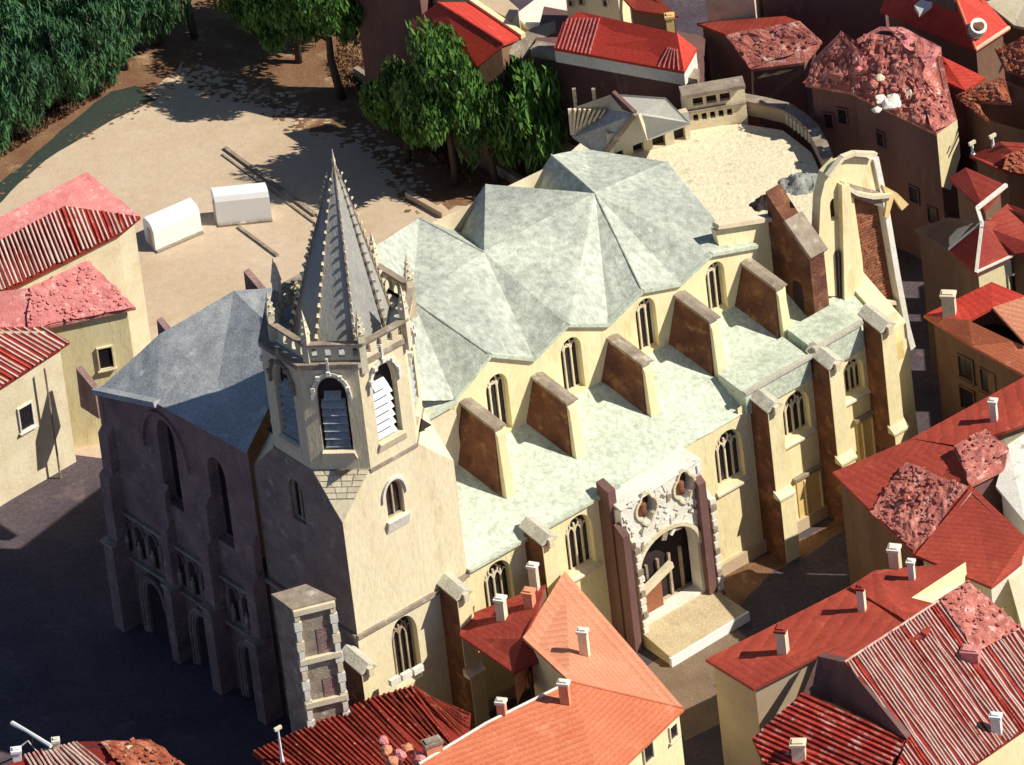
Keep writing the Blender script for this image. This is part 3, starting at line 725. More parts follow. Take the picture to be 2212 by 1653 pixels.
# --- flying buttress fins on the aisle roof
for k, (x, y, xb, yb) in enumerate(((1067,927,1057,1088),(1222,871,1232,988),(1385,788,1395,890),(1530,694,1544,803),(1674,624,1688,721))):
    pl = SP(-3.8); u, z = pl.px(x, y); dz = .55
    th = .95; zin = z+dz
    fb = MB().hexa([ch(u-1.5,VA,zr-.6), ch(u+th,VA,zr-1), ch(u+th,-3.8,ZE+1.5), ch(u-.25,-3.8,ZE+1.5), ch(u,VA,zin), ch(u+th,VA,zin), ch(u+th,-3.8,z), ch(u,-3.8,z)]).build('flying_buttress', MT['brick'], church)  # west side in the brown shade tone, foot flared like the cast shadow
    MB().hexa([ch(u+.02,-3.8,ZE+1.5), ch(u+th,-3.8,ZE+1.5), ch(u+th+.1,-3.3,ZE+1.2), ch(u+.1,-3.3,ZE+1.2), ch(u+.02,-3.8,z-.15), ch(u+th,-3.8,z-.15), ch(u+th-.1,-3.6,z-.8), ch(u+.12,-3.6,z-.8)]).build('buttress_face', MT['cream'], fb)
    MB().hexa([ch(u+th+.002,VA,zr-1), ch(u+th+.12,VA,zr-1), ch(u+th+.12,-3.8,ZE+1.5), ch(u+th+.002,-3.8,ZE+1.5), ch(u+th+.002,VA,zin-.2), ch(u+th+.12,VA,zin-.2), ch(u+th+.12,-3.8,z-.2), ch(u+th+.002,-3.8,z-.2)]).build('buttress_face', MT['cream'], fb)
    MB().prism([ch(u-.22,VA-.1,zin), ch(u+th+.10,VA-.1,zin), ch(u+th+.10,VA-.1,zin+.10), ch(u+th*.4,VA-.1,zin+.34), ch(u-.22,VA-.1,zin+.28)], ch(0,-3.45,z)-ch(0,VA-.1,zin)).build('coping', MT['coping'], fb)
    # squinch stones at the foot of the clerestory beside it
    MB().hexa([ch(u+th+.1,VA,zr-.2), ch(u+th+1.9,VA,zr-.2), ch(u+th+1.6,-6,zr-1), ch(u+th+.1,-5.2,zr-1.2), ch(u+th+.1,VA,zr+1.5), ch(u+th+1.3,VA,zr+1.2), ch(u+th+1.2,-6.9,zr+.2), ch(u+th+.1,-6.6,zr+.4)]).build('weathering', MT['lead_aisle'], fb)
# --- wall buttresses of the aisle
def buttress(x, y, proj=2.3, wd=1.5, zl=None, z2=None, cap=True, mt='brick'):
    pl = SP(proj); u, z = pl.px(x, y)
    b = MB().hexa([ch(u,.0,0), ch(u+wd,.0,0), ch(u+wd,proj+.5,0), ch(u,proj+.5,0), ch(u,.0,7.0), ch(u+wd,.0,7.0), ch(u+wd,proj+.5,6.6), ch(u,proj+.5,6.6)])
    b.hexa([ch(u+.03,0,6.5), ch(u+wd-.03,0,6.5), ch(u+wd-.03,proj,6.5), ch(u+.03,proj,6.5), ch(u+.03,0,z+.2), ch(u+wd-.03,0,z+.2), ch(u+wd-.03,proj,z-.4), ch(u+.03,proj,z-.4)])
    o = b.build('buttress', MT[mt], church)  # west side keeps the painted shade tone, sunlit sides get cream facings
    for (za, zb_, pr) in ((0, 6.55, proj+.5), (6.6, z-.5, proj)):
        MB().hexa([ch(u+.06,pr,za), ch(u+wd+.03,pr,za), ch(u+wd+.03,pr+.07,za), ch(u+.06,pr+.07,za), ch(u+.06,pr,zb_), ch(u+wd+.03,pr,zb_), ch(u+wd+.03,pr+.07,zb_), ch(u+.06,pr+.07,zb_)]).build('buttress_face', MT['cream'], o)
        MB().hexa([ch(u+wd+.002,0,za), ch(u+wd+.08,0,za), ch(u+wd+.08,pr,za), ch(u+wd+.002,pr,za), ch(u+wd+.002,0,zb_), ch(u+wd+.08,0,zb_), ch(u+wd+.08,pr,zb_), ch(u+wd+.002,pr,zb_)]).build('buttress_face', MT['cream'], o)
    MB().hexa([ch(u-.12,proj-.1,6.55), ch(u+wd+.15,proj-.1,6.55), ch(u+wd+.15,proj+.75,6.55), ch(u-.12,proj+.75,6.55), ch(u-.12,proj-.1,7.3), ch(u+wd+.15,proj-.1,7.3), ch(u+wd+.15,proj+.75,6.75), ch(u-.12,proj+.75,6.75)]).build('ledge', MT['cream_pale'], o)
    if cap:
        MB().prism([ch(u-.12,-.4,z+.25), ch(u+wd+.12,-.4,z+.25), ch(u+wd+.12,-.4,z+.38), ch(u+wd/2,-.4,z+.95), ch(u-.12,-.4,z+.38)], ch(0,proj+.22,-.5)-ch(0,-.4,0)).build('coping', MT['coping_pale'], o)
        MB().box(ch(u+wd/2,proj+.32,z-.25), U, VV, ZZ, .25, .2, .4).build('gablet', MT['cream_pale'], o)
    return o
for (x, y) in ((778,1450),(984,1290),(1168,1172),(1655,885),(1787,792),(1900,712)): buttress(x, y)
# --- portal
PV = 2.4
pp = SP(PV)
def pq(x, y): return pp.px(x, y)
ptl = [pq(1362,1395), pq(1545,1290), pq(1508,962), pq(1345,1058)]
uL = (ptl[0][0]+ptl[3][0])/2; uR = (ptl[1][0]+ptl[2][0])/2; zt = ZE-.3
au, az1 = pq(1462,1132); az0 = 1.7
q1 = pq(1395,1097); q2 = pq(1476,1050)
def quatre(u, z, r):
    pts = []
    for k in range(24):
        a = 2*math.pi*k/24; rr = r*(1+.28*abs(math.cos(2*a))); pts.append((u+rr*.8*math.cos(a), z+rr*1.15*math.sin(a)))
    return pts
portal = panel('portal', pp, [(uL,0),(uR,0),(uR,zt+.4),(uL,zt-.2)], [arch((uL+uR)/2, az0, az1, (uR-uL)*.72, rise=2.9), quatre(*q1,1.0), quatre(*q2,1.0)], 'white', church, depth=1.3)
pu = (uL+uR)/2; pw = uR-uL
mesh('portal_recess', [ch(uL+.2,.6,0), ch(uR-.2,.6,0), ch(uR-.2,.6,zt-.3), ch(uL+.2,.6,zt-.3)], [(0,1,2,3)], MT['interior'], portal)
MB().hexa([ch(uL,0,zt-.6), ch(uR,0,zt-.2), ch(uR,PV-1.3,zt-.2), ch(uL,PV-1.3,zt-.6), ch(uL,0,zt+.2), ch(uR,0,zt+.6), ch(uR,PV+.2,zt+.5), ch(uL,PV+.2,zt-.1)]).build('portal_roof', MT['white'], portal)
MB().hexa([ch(uR-.25,.02,0), ch(uR-.01,.02,0), ch(uR-.01,PV-1.31,0), ch(uR-.25,PV-1.31,0), ch(uR-.25,.02,zt-.3), ch(uR-.01,.02,zt-.3), ch(uR-.01,PV-1.31,zt-.3), ch(uR-.25,PV-1.31,zt-.3)]).build('portal_side', MT['brick'], portal)
# crumbled plaster: broken lumps over the white gable
rnd = random.Random(5)
m = MB(); m2 = MB()
for k in range(80):
    u = rnd.uniform(uL+.1, uR-.1); z = rnd.uniform(az1-.5, zt)
    if any((u-q[0])**2+(z-q[1])**2 < 1.7 for q in (q1, q2)): continue
    s_ = rnd.uniform(.12,.5)
    a = rnd.uniform(0,3.1); d1 = (U*math.cos(a)+ZZ*math.sin(a)); d2 = (ZZ*math.cos(a)-U*math.sin(a))
    (m if rnd.random() < .7 else m2).box(pp.pt(u, z, .05), d1, d2, VV, s_, s_*rnd.uniform(.3,.7), rnd.uniform(.03,.09))
m.build('plaster_lumps', MT['white'], portal, kind='stuff'); m2.build('stone_lumps', MT['coping'], portal, kind='stuff')
for (u, z) in (q1, q2):
    mm = MB(); q = quatre(u, z, 1.12)
    for a, b in zip(q, q[1:]+q[:1]): mm.bar(pp.pt(*a,.06), pp.pt(*b,.06), .2, .25, VV)
    mm.build('quatrefoil_frame', MT['cream_pale'], portal)
    mesh('quatrefoil_opening', [pp.pt(*a,-1.0) for a in quatre(u,z,1.0)], [tuple(range(24))], MT['brick'], portal)
for (u, z) in (q1, q2):
    b_ = pp.pt(u, z-.9, -.55)
    MB().tube([b_, b_+ZZ*.5, b_+ZZ*1.0, b_+ZZ*1.25, b_+ZZ*1.35, b_+ZZ*1.5, b_+ZZ*1.72, b_+ZZ*1.85], [.42,.34,.40,.30,.12,.19,.19,.06], 10).build('statue', MT['brick_red'], portal, smooth=True)
hp = arch(pu, az0, az1+.25, pw*.72+.5, rise=3.15)[2:]
mm = MB()
for a, b in zip(hp, hp[1:]): mm.bar(pp.pt(*a,.1), pp.pt(*b,.1), .35, .35, VV)
mm.build('archivolt', MT['cream_pale'], portal)
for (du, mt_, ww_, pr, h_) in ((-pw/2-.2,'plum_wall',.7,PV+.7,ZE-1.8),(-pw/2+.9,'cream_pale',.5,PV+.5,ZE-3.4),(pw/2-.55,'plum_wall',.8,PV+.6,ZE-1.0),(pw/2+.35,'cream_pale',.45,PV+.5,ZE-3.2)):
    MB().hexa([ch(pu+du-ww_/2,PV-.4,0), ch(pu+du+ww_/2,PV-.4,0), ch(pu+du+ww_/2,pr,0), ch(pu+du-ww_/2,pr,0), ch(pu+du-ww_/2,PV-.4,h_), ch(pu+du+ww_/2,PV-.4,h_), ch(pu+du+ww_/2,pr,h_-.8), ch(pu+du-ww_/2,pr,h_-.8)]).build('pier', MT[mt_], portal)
# carved blocks climbing the piers
for du in (-pw/2+.9, pw/2+.35):
    for k in range(14):
        MB().box(ch(pu+du+rnd.uniform(-.08,.08), PV+.55, .8+k*.74), U, VV, ZZ, .2+rnd.uniform(0,.12), .12, .26).build('carved_block', MT['white' if k % 3 else 'coping'], portal)
# arcade inside the portal
ip = SP(.75)
for k in range(5):
    u = pu-pw*.28+k*pw*.14
    MB().box(ip.pt(u, az0+2.0, 0), U, VV, ZZ, .12, .12, 2.2).build('colonnette', MT['tracery' if k > 2 else 'coping'], portal)
MB().bar(ch(pu-pw*.42,PV-.2,az0+2.7), ch(pu+pw*.10,PV-.9,az0+3.6), .5, .6).build('lintel', MT['cream_pale'], portal)
MB().box(ch(pu-pw*.20,1.2,az0+1.2), U, VV, ZZ, pw*.16, .3, 1.3).build('stall', MT['brick_red'], portal)
# dais and steps
MB().hexa([ch(uL+.6,.3,0), ch(uR-.2,.3,0), ch(uR+.1,PV+4.1,0), ch(uL+.3,PV+4.3,0), ch(uL+.6,.3,1.7), ch(uR-.2,.3,1.7), ch(uR+.1,PV+4.1,.9), ch(uL+.3,PV+4.3,.9)]).build('porch_floor', MT['porch'], portal)
MB().bar(ch(uL+.2,PV+4.35,.45), ch(uR+.15,PV+4.15,.45), .3, .9).build('step', MT['white_paint'], portal)
# tall dark pier west of the portal
ub, zb_ = SP(1.5).px(1328, 1052)
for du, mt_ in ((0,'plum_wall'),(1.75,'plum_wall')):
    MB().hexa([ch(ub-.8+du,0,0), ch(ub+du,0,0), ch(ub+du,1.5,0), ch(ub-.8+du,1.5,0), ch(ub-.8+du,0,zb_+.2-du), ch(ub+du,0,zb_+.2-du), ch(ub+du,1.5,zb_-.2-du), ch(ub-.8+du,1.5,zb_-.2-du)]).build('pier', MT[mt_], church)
for k in range(10):
    MB().box(ch(ub+.3, 1.5, 1.2+k*1.15), U, VV, ZZ, .2, .15, .3+rnd.uniform(0,.25)).build('carved_block', MT['white' if k % 2 else 'coping'], church)

# --- east end: tall pier, cream choir wall, brick panel and raking coping
pl = SP(-4.5)
def slab(name, pts, mt_, v=-4.5, depth=1.2, parent=church, holes=(), thick=True):
    p_ = SP(v); return panel(name, p_, [p_.px(*q) for q in pts], [list(h) for h in holes], mt_, parent, depth=depth, thick=thick)
def parch(p_, x, y, xb, yb, wd):
    a = p_.px(x, y); b = p_.px(xb, yb); return arch((a[0]+b[0])/2, b[1], a[1], wd)
h1 = parch(SP(-4.5), 1797,430,1806,475, .9)
choir = slab('choir_wall', [(1752,640),(1868,640),(1862,560),(1835,372),(1812,350),(1785,378),(1772,430),(1768,520)], 'cream', holes=[h1], depth=1.0)
p45 = SP(-4.5)
mesh('lancet', [p45.pt(a, b, -.6) for a, b in h1], [tuple(range(len(h1)))], MT['glass'], choir)
p35 = SP(-3.6)
for a, b, c_, d_, mt_, v in (((1824,560),(1870,690),(1836,700),(1820,600),'cream',-3.6),):
    pass
slab('choir_pilaster', [(1825,700),(1878,690),(1850,545),(1835,400),(1818,400)], 'cream', v=-3.9, depth=.6, parent=choir)
slab('painted_shadow_strip', [(1815,690),(1824,690),(1815,545),(1808,545)], 'interior', v=-4.2, depth=.3, parent=choir)  # solid dark strip painted in as the shadow beside the pilaster
bw = slab('brick_wall', [(1874,740),(1955,770),(1920,600),(1893,425),(1822,385),(1836,560),(1860,660)], 'brick_red', v=-5.2, depth=.8)
# brick courses on that wall
bp = SP(-5.2)
for k in range(34):
    yy = 440+k*6.2
    xa = 1822+ (yy-400)*.13; xb = 1893+(yy-425)*.16
    a = bp.px(xa+6, yy+8); 
    nbr = 9
    for j in range(nbr):
        if rnd.random() < .12: continue
        x0_ = xa+6+(xb-xa-10)*j/nbr + (3 if k % 2 else 0)
        uu, z_ = bp.px(x0_, yy+ (x0_-xa)*(-.40)+38)
        if bp.px(x0_, yy)[1] > bp.px(1836,420)[1]: continue
        MB().box(bp.pt(uu, z_, .02+rnd.uniform(0,.04)), U, VV, ZZ, .155, .05, .09).build('brick', MT['brick_red'], bw)
slab('brick_wall', [(1880,740),(1952,770),(1935,680),(1873,672)], 'brick', v=-4.9, depth=.4)
MB().bar(bp.pt(*bp.px(1868,655),.35), bp.pt(*bp.px(1932,648),.35), .5, .35).build('ledge', MT['cream_pale'], bw)
# raking white coping
vsn = [(1878,335),(1898,430),(1925,590),(1946,700),(1958,745)]
for a, b in zip(vsn, vsn[1:]):
    MB().bar(bp.pt(*bp.px(*a),.4), bp.pt(*bp.px(*b),.4), .55, .9, VV).build('raking_coping', MT['white'], bw)
# east corner pilaster running down to the street
ce = SP(.3)
MB().hexa([ch(uE-1.2,-5,0), ch(uE+.6,-5,0), ch(uE+.6,.6,0), ch(uE-1.2,.6,0), ch(uE-1.2,-5,ZE+3), ch(uE+.6,-5,ZE+3), ch(uE+.6,.3,ZE+.3), ch(uE-1.2,.3,ZE+.3)]).build('corner_pier', MT['cream'], church)
MB().box(ch(uE-1.0,.7,ZE-1.6), U, VV, ZZ, .55, .3, .9).build('carved_block', MT['ochre'], church)
# apse cornices
for pts, mt_ in (([(1782,378),(1812,338),(1838,328),(1885,330)], 'cream_pale'), ([(1812,395),(1845,415),(1880,422),(1918,418)], 'cream_pale')):
    P = [p45.pt(*p45.px(*q), .3) for q in pts]
    for a, b in zip(P, P[1:]): MB().bar(a, b, .5, .35).build('cornice', MT[mt_], choir)
slab('gargoyle', [(1905,400),(1938,418),(1962,442),(1948,455),(1930,428),(1918,472),(1910,470),(1916,430)], 'ochre', v=-4.2, depth=.3)
slab('attic_wall', [(1812,398),(1905,440),(1895,345),(1838,340),(1812,352)], 'cream', v=-4.62, depth=.8)
for (q0, q1_) in (((1838,352),(1850,398)),((1868,352),(1880,410))):
    pass
slab('attic_parapet', [(1815,418),(1905,448),(1908,418),(1815,392)], 'coping', v=-4.4, depth=.4)
# brown fin with blind arch next to it
p30 = SP(-3.2)
uf, zf = p30.px(1752, 560)
fin = MB().hexa([ch(uf-.2,-8.3,zr-3), ch(uf+1.4,-8.3,zr-3), ch(uf+1.4,-3.2,ZE+1), ch(uf-.2,-3.2,ZE+1), ch(uf-.2,-8.3,zf+4.6), ch(uf+1.4,-8.3,zf+4.6), ch(uf+1.4,-3.2,zf), ch(uf-.2,-3.2,zf)]).build('flying_buttress', MT['brick'], church)
MB().bar(ch(uf+.6,-6.0,zf+2.7), ch(uf+.6,-2.9,zf+.3), 1.9, .4).build('coping', MT['coping'], fin)
fpl = Plane(ch(uf-.2,0,0), VV)
if fpl.n.dot(U) > 0: fpl = Plane(ch(uf-.2,0,0), VV, -1)
ar = arch(-5.2, zr-2.0, zr+1.6, 1.3)
mesh('blind_arch', [fpl.pt(a, b, .03) for a, b in ar], [tuple(range(len(ar)))], MT['interior'], fin)
# east clerestory stretch
slab('clerestory_wall', [(1628,640),(1690,610),(1672,472),(1545,500),(1560,560),(1632,560)], 'cream', v=-8.4, depth=.6)
MB().bar(SP(-8.2).pt(*SP(-8.2).px(1545,488)), SP(-8.2).pt(*SP(-8.2).px(1676,468)), .8, .4).build('gable_coping', MT['cream_pale'], church)
# scree-like worn masonry heaps on the choir vault
for (x, y, z, r_) in ((1730,395,TZ+.1,2.3),(1655,438,TZ+.1,1.6)):
    vs = []; fs = []; nn = 26; c_ = W(x, y, z)
    for j in range(nn+1):
        for i in range(nn+1):
            a, b = (i/nn-.5)*2, (j/nn-.5)*2; rr = math.hypot(a, b)
            p = c_+Vector((a*r_, b*r_*.8, 0)); h = max(0, 1-rr)*1.1+noise.fractal(p*1.3,1.,2.,4)*.35*(1 if rr < 1 else 0)
            vs.append(p+ZZ*(h-.25))
    for j in range(nn):
        for i in range(nn): fs.append((j*(nn+1)+i, j*(nn+1)+i+1, (j+1)*(nn+1)+i+1, (j+1)*(nn+1)+i))
    mesh('rubble_heap', vs, fs, MT['moss' if x > 1700 else 'interior'], None, kind='stuff', label='grey rubble heap on the pale terrace beside the church apse' if x > 1700 else 'dark rubble heap behind the brown buttress at the terrace edge', category='rubble')

# --- low north-west chapel and west front (mostly in shade)
wf = Plane(ch(-.4,-T,0), -VV)
if wf.n.dot(U) > 0: wf = Plane(ch(-.4,-T,0), -VV, -1)
def wfp(x, y, d=0): return wf.px(x, y, d)
e1 = wfp(215, 845); e2 = wfp(345, 872); e0 = wfp(600, 1050)
Lw = e1[0]; ZW = e1[1]
hol = []
for (x, y, xb, yb, wd) in ((352,905,365,1130,2.4),(462,985,470,1180,2.4)):
    a = wf.px(x, y); hol.append((a[0], max(2, a[1]-9), a[1]-.2, wd))
ZWt = e2[1]
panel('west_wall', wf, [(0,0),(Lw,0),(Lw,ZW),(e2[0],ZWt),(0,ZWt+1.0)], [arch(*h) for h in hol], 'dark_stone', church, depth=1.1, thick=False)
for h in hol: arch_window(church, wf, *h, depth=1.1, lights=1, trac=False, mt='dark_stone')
mm = MB(); hp = arch(hol[0][0]+.2, 3, hol[0][2]+.6, 6.0, rise=4.5)[2:]
for a, b in zip(hp, hp[1:]): mm.bar(wf.pt(*a,.12), wf.pt(*b,.12), .3, .3, wf.n)
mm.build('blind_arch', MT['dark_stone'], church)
for (u_, wd_, pj, hh) in ((Lw-.6,1.3,1.2,ZW-3.5),(Lw*.62,1.0,.9,ZW-6),(Lw*.33,1.2,1.1,ZW-4),(.8,1.2,1.1,ZW-5)):
    bb_ = MB()
    for (za, zb2, p2) in ((0, hh*.45, pj*1.5), (hh*.45, hh*.8, pj), (hh*.8, hh, pj*.6)):
        bb_.hexa([wf.pt(u_-wd_/2,za,.01), wf.pt(u_+wd_/2,za,.01), wf.pt(u_+wd_/2,za,p2), wf.pt(u_-wd_/2,za,p2), wf.pt(u_-wd_/2,zb2+.4,.01), wf.pt(u_+wd_/2,zb2+.4,.01), wf.pt(u_+wd_/2,zb2-.4,p2), wf.pt(u_-wd_/2,zb2-.4,p2)])
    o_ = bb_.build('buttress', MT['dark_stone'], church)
    MB().box(wf.pt(u_, hh*.45, pj*1.1), wf.a, wf.n, ZZ, wd_/2+.12, pj*.55, .14).build('ledge', MT['coping'], o_)
for z_ in (ZW*.30, ZW*.5):
    MB().bar(wf.pt(.1, z_, .18), wf.pt(Lw-.1, z_, .18), .34, .3).build('string_course', MT['coping'], church)
for k in range(11):
    uu = 1.2+k*(Lw-2.4)/10
    o_ = mesh('niche', [wf.pt(a, b, .03) for a, b in arch(uu, ZW*.33, ZW*.47, .95, n=5)], [tuple(range(len(arch(uu, ZW*.33, ZW*.47, .95, n=5))))], MT['interior'], church)
    hp2 = arch(uu, ZW*.33, ZW*.47+.15, 1.25, n=4); m9 = MB()
    for a, b in zip(hp2[1:], hp2[2:]): m9.bar(wf.pt(*a,.1), wf.pt(*b,.1), .16, .2, wf.n)
    m9.build('niche_frame', MT['dark_stone'], o_)
    bq = wf.pt(uu, ZW*.33, .25)
    MB().tube([bq, bq+ZZ*.9, bq+ZZ*1.3, bq+ZZ*1.4, bq+ZZ*1.65, bq+ZZ*1.8], [.26,.22,.24,.08,.14,.04], 8).build('statue', MT['coping'], o_, smooth=True)
for (uu, wz_) in ((Lw*.80,3.4),(Lw*.47,3.6),(Lw*.16,3.2)):
    for (gr, dd_) in ((0,.28),(.45,.18),(.9,.08)):
        hp2 = arch(uu, 0, ZW*.27-gr*.6, wz_-gr, n=7); m9 = MB()
        for a, b in zip(hp2[1:], hp2[2:]): m9.bar(wf.pt(*a,dd_), wf.pt(*b,dd_), .3, .3, wf.n)
        m9.build('doorway_arch', MT['dark_stone' if gr != .45 else 'coping'], church)
    q9 = arch(uu, 0, ZW*.27-.8, wz_-1.4, n=7); mesh('door', [wf.pt(a, b, .04) for a, b in q9], [tuple(range(len(q9)))], MT['interior'], church)
MB().bar(wf.pt(Lw+.2, ZW+.1,.25), wf.pt(e2[0], ZWt+.15,.25), .7, .5).build('gutter', MT['lead_grey'], church)
# chapel roof
def RW(x, y, z): return W(x, y, z)
c1 = wf.pt(Lw, ZW+.15, .3); c2 = wf.pt(e2[0], ZWt+.15, .3); c3 = wf.pt(-.2, ZWt+1.0, .3)
r1 = RW(345,722,ZW+2.6); r2 = RW(505,628,ZW+4.0); r3 = RW(595,622,ZW+4.4); r4 = RW(640,760,ZWt+5.5); r5 = RW(470,830,ZWt+2.0)
tr = [(c1,c2,r1),(c2,r5,r1),(c2,c3,r5),(r5,c3,r4),(r1,r5,r2),(r5,r4,r2),(r2,r4,r3)]
vs = []; fs = []
for t_ in tr: sub(*t_, n=18, amp=.06)
mesh('chapel_roof', vs, fs, MT['lead_grey'], church, smooth=True)
nb = [c1, r1, r2, r3]; 
mesh('chapel_wall', [Vector((p.x,p.y,0)) for p in nb]+[p-ZZ*.3 for p in nb], [(i,i+1,i+5,i+4) for i in range(3)], MT['tan_wall'], church)
for (x, y, z) in ((166,795,11),(340,690,ZW+2.6),(528,585,ZW+4)):
    p = RW(x, y, z)
    MB().hexa([p-U*.2-ZZ*4, p+U*.8-ZZ*4, p+U*.8+VV*2.6-ZZ*4, p+VV*2.6-U*.2-ZZ*4, p-U*.1, p+U*.5, p+U*.5+VV*2.4-ZZ*1.2, p+VV*2.4-ZZ*1.2-U*.1]).build('buttress', MT['dark_stone'], church)
# stair turret at the foot of the tower with pale quoins
tz = 21.5
tq = [W(590,1288,tz), W(660,1268,tz), W(722,1296,tz), W(632,1318,tz)]
st = mesh('stair_turret', tq+[Vector((p.x,p.y,0)) for p in tq], [(0,1,2,3)]+[(i,(i+1)%4,(i+1)%4+4,i+4) for i in range(4)], MT['coping'], church)
MB().prism([p-ZZ*.05+ (p-sum(tq,Vector())/4).normalized()*.15 for p in tq], ZZ*.25).build('turret_cap', MT['coping'], st)
a, b, c_ = tq[3], tq[2], tq[0]
fd = (b-a).normalized()
for e in (a, b):
    for k in range(16):
        MB().box(e+(fd*.25 if e is a else -fd*.25)-ZZ*(.6+k*1.0)+Vector((0,-.1,0)), fd, Vector((-fd.y,fd.x,0)), ZZ, .22+.1*(k%2), .22, .44).build('quoin', MT['white' if k % 3 else 'cream_pale'], st)
for z_ in (-.2, -5.2, -9.6):
    MB().bar(a+ZZ*z_+Vector((0,-.15,0)), b+ZZ*z_+Vector((0,-.15,0)), .5, .5).build('ledge', MT['cream_pale'], st)
pf = Plane(a, b-a)
if pf.n.dot(-FWD) < 0: pf = Plane(a, b-a, -1)
for (z_, h_) in ((tz-3.8,1.4),(tz-8.4,1.0)):
    MB().box(pf.pt((b-a).length*.62, z_, .03), pf.a, pf.n, ZZ, .5, .03, h_).build('recess', MT['dark_stone'], st)

# ------------------------------------------------------------------ houses
G_ = 'red roofed houses round the church'
def H(name, label, pts, facets, **kw):
    return House(name, label, 'house', pts, facets, group=G_, **kw)
# foreground: orange hipped house
h = H('hipped_house', 'foreground house with smooth bright orange hipped roof, in front of the church',
  dict(a=(1219,1233,11.5), b=(1477,1530,11.5), c=(1231,1472,14.2), d=(1129,1377,13.0), e=(1300,1700,11.5), f=(800,1760,11.5), g=(905,1650,13.6), k=(1050,1562,13.9)),
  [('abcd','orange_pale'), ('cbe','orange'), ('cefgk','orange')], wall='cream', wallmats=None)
h.chimney(1263,1410,12.9,h=2.1,ang=-20,wd=.75); h.chimney(1222,1520,13.6,h=2.0,ang=-20,wd=.8,mt='orange_pale'); h.chimney(1085,1545,13.8,h=1.3,ang=-20,mt='orange_pale'); h.chimney(935,1620,13.8,h=.7,ang=20,wd=1.4,dp=.9,mt='orange_pale',cap='coping')
rr_ = [h.w['k'], h.w['c'], h.w['b']]
MB().tube([h.w['g'], h.w['k'], h.w['c']], .14, 6).build('ridge_tiles', MT['white'], h.o)
MB().tube([h.w['c'], h.w['b']], .10, 6).build('ridge_tiles', MT['orange'], h.o)
for (x, y) in ((1420,1590),(1455,1562),(1345,1640)):
    add_window(h.o, W(1477,1530,0)-(W(1477,1530,0)-W(1477,1530,0)), W(1300,1700,0), x, y, 1.0, 1.5) if False else None
bI = [i for i, kx in enumerate(h.loopk)]
def wall_idx(hh, k1, k2):
    n = len(hh.loopk)
    for i in range(n):
        if {hh.loopk[i], hh.loopk[(i+1)%n]} == {k1, k2}: return i
    return 0
i_ = wall_idx(h, 'b', 'e'); h.window(i_, 1398,1625,1.3,1.7); h.window(i_, 1452,1580,1.0,1.4)
# darker red wing with cream dormer front
h2 = H('wing_house', 'dark red roofed wing with three capped chimneys between the orange roof and the church',
  dict(a=(1000,1332,11.8), b=(1178,1262,13.2), d=(1131,1375,12.9), e=(1206,1406,12.0), f=(1108,1452,11.2), g=(992,1372,11.2), m=(1160,1322,13.25)),
  [('abmg','red_dark'), ('mdefg','red_dark'), ('bdm','red_dark')], wall='brown_wall', walls=True)
h2.chimney(1085,1338,12.2,h=2.0,ang=-25,wd=.75,dp=.75); h2.chimney(1145,1312,12.8,h=1.5,ang=-25,wd=.8,dp=.8,mt='orange_pale',cap='orange_pale'); h2.chimney(1156,1275,12.9,h=2.4,ang=-25,wd=.7)
i_ = wall_idx(h2, 'e', 'f')
qa, qb = h2.q[i_], h2.q[(i_+1)%len(h2.q)]
plw = Plane(qa, qb-qa); plw = plw if plw.n.dot(-FWD) > 0 else Plane(qa, qb-qa, -1)
ua = plw.px(1206,1432)[0]; ub2 = plw.px(1110,1476)[0]
mesh('front_wall', [plw.pt(ua,9,.06), plw.pt(ub2,8.4,.06), plw.pt(ub2,11.0,.06), plw.pt(ua,11.8,.06)], [(0,1,2,3)], MT['orange_pale'], h2.o)
for (x, y, wd, hh) in ((1190,1440,1.0,1.1),(1137,1466,.9,.9)): 
    u_, z_ = plw.px(x, y); rect_window(h2.o, plw, u_, z_, wd, hh, 'orange_pale', 1, False, .08)
# maroon ribbed roof, bottom centre
h3 = H('ribbed_roof_house', 'low house with dark maroon ribbed tile roof at the foot of the church tower',
  dict(a=(544,1625,9.0), b=(800,1508,10.5), c=(890,1482,10.6), d=(930,1510,9.6), e=(1016,1540,9.0), f=(1000,1740,7.2), g=(760,1790,6.6)),
  [('abcdefg','tile_base')], wall='dark_stone')
ribs(h3.o, h3.w['a'], h3.w['b'], W(1000,1720,7.3), h3.w['g'], 26, 'tile_maroon', wf=.62, h=.2, seed=2, wob=.06)
ribs(h3.o, h3.w['b'], h3.w['c'], W(1010,1640,8.0), W(1000,1700,7.4), 8, 'tile_maroon', wf=.62, h=.2, seed=3)
ribs(h3.o, h3.w['c'], h3.w['d'], h3.w['e'], W(1005,1610,8.2), 7, 'tile_maroon', wf=.6, h=.18, seed=4)
for k in range(3):
    p = W(852+k*25, 1470-k*12, 11.2); MB().box(p, U, VV, ZZ, .5, .2, .28).build('sill_stone', MT['white'], h3.o)
# small figure-like white finial poles
def pole(x, y, z, h_, lab):
    b_ = W(x, y, z); o = thing('roof_finial', lab, 'finial', b_, 'white roof finials')
    MB().tube([b_, b_+ZZ*h_*.3, b_+ZZ*h_], [.22,.12,.08], 6).build('stem', MT['white_paint'], o)
    MB().bar(b_+ZZ*h_-U*.35-ZZ*.05, b_+ZZ*h_+U*.35-ZZ*.05, .22, .28).build('crosspiece', MT['cream_pale'], o)
pole(610,1648,8.6,3.6,'white T shaped finial standing on the left end of the maroon ribbed roof')
pole(287,1650,6.0,1.8,'short white finial on the crumbling pink roof at bottom left')
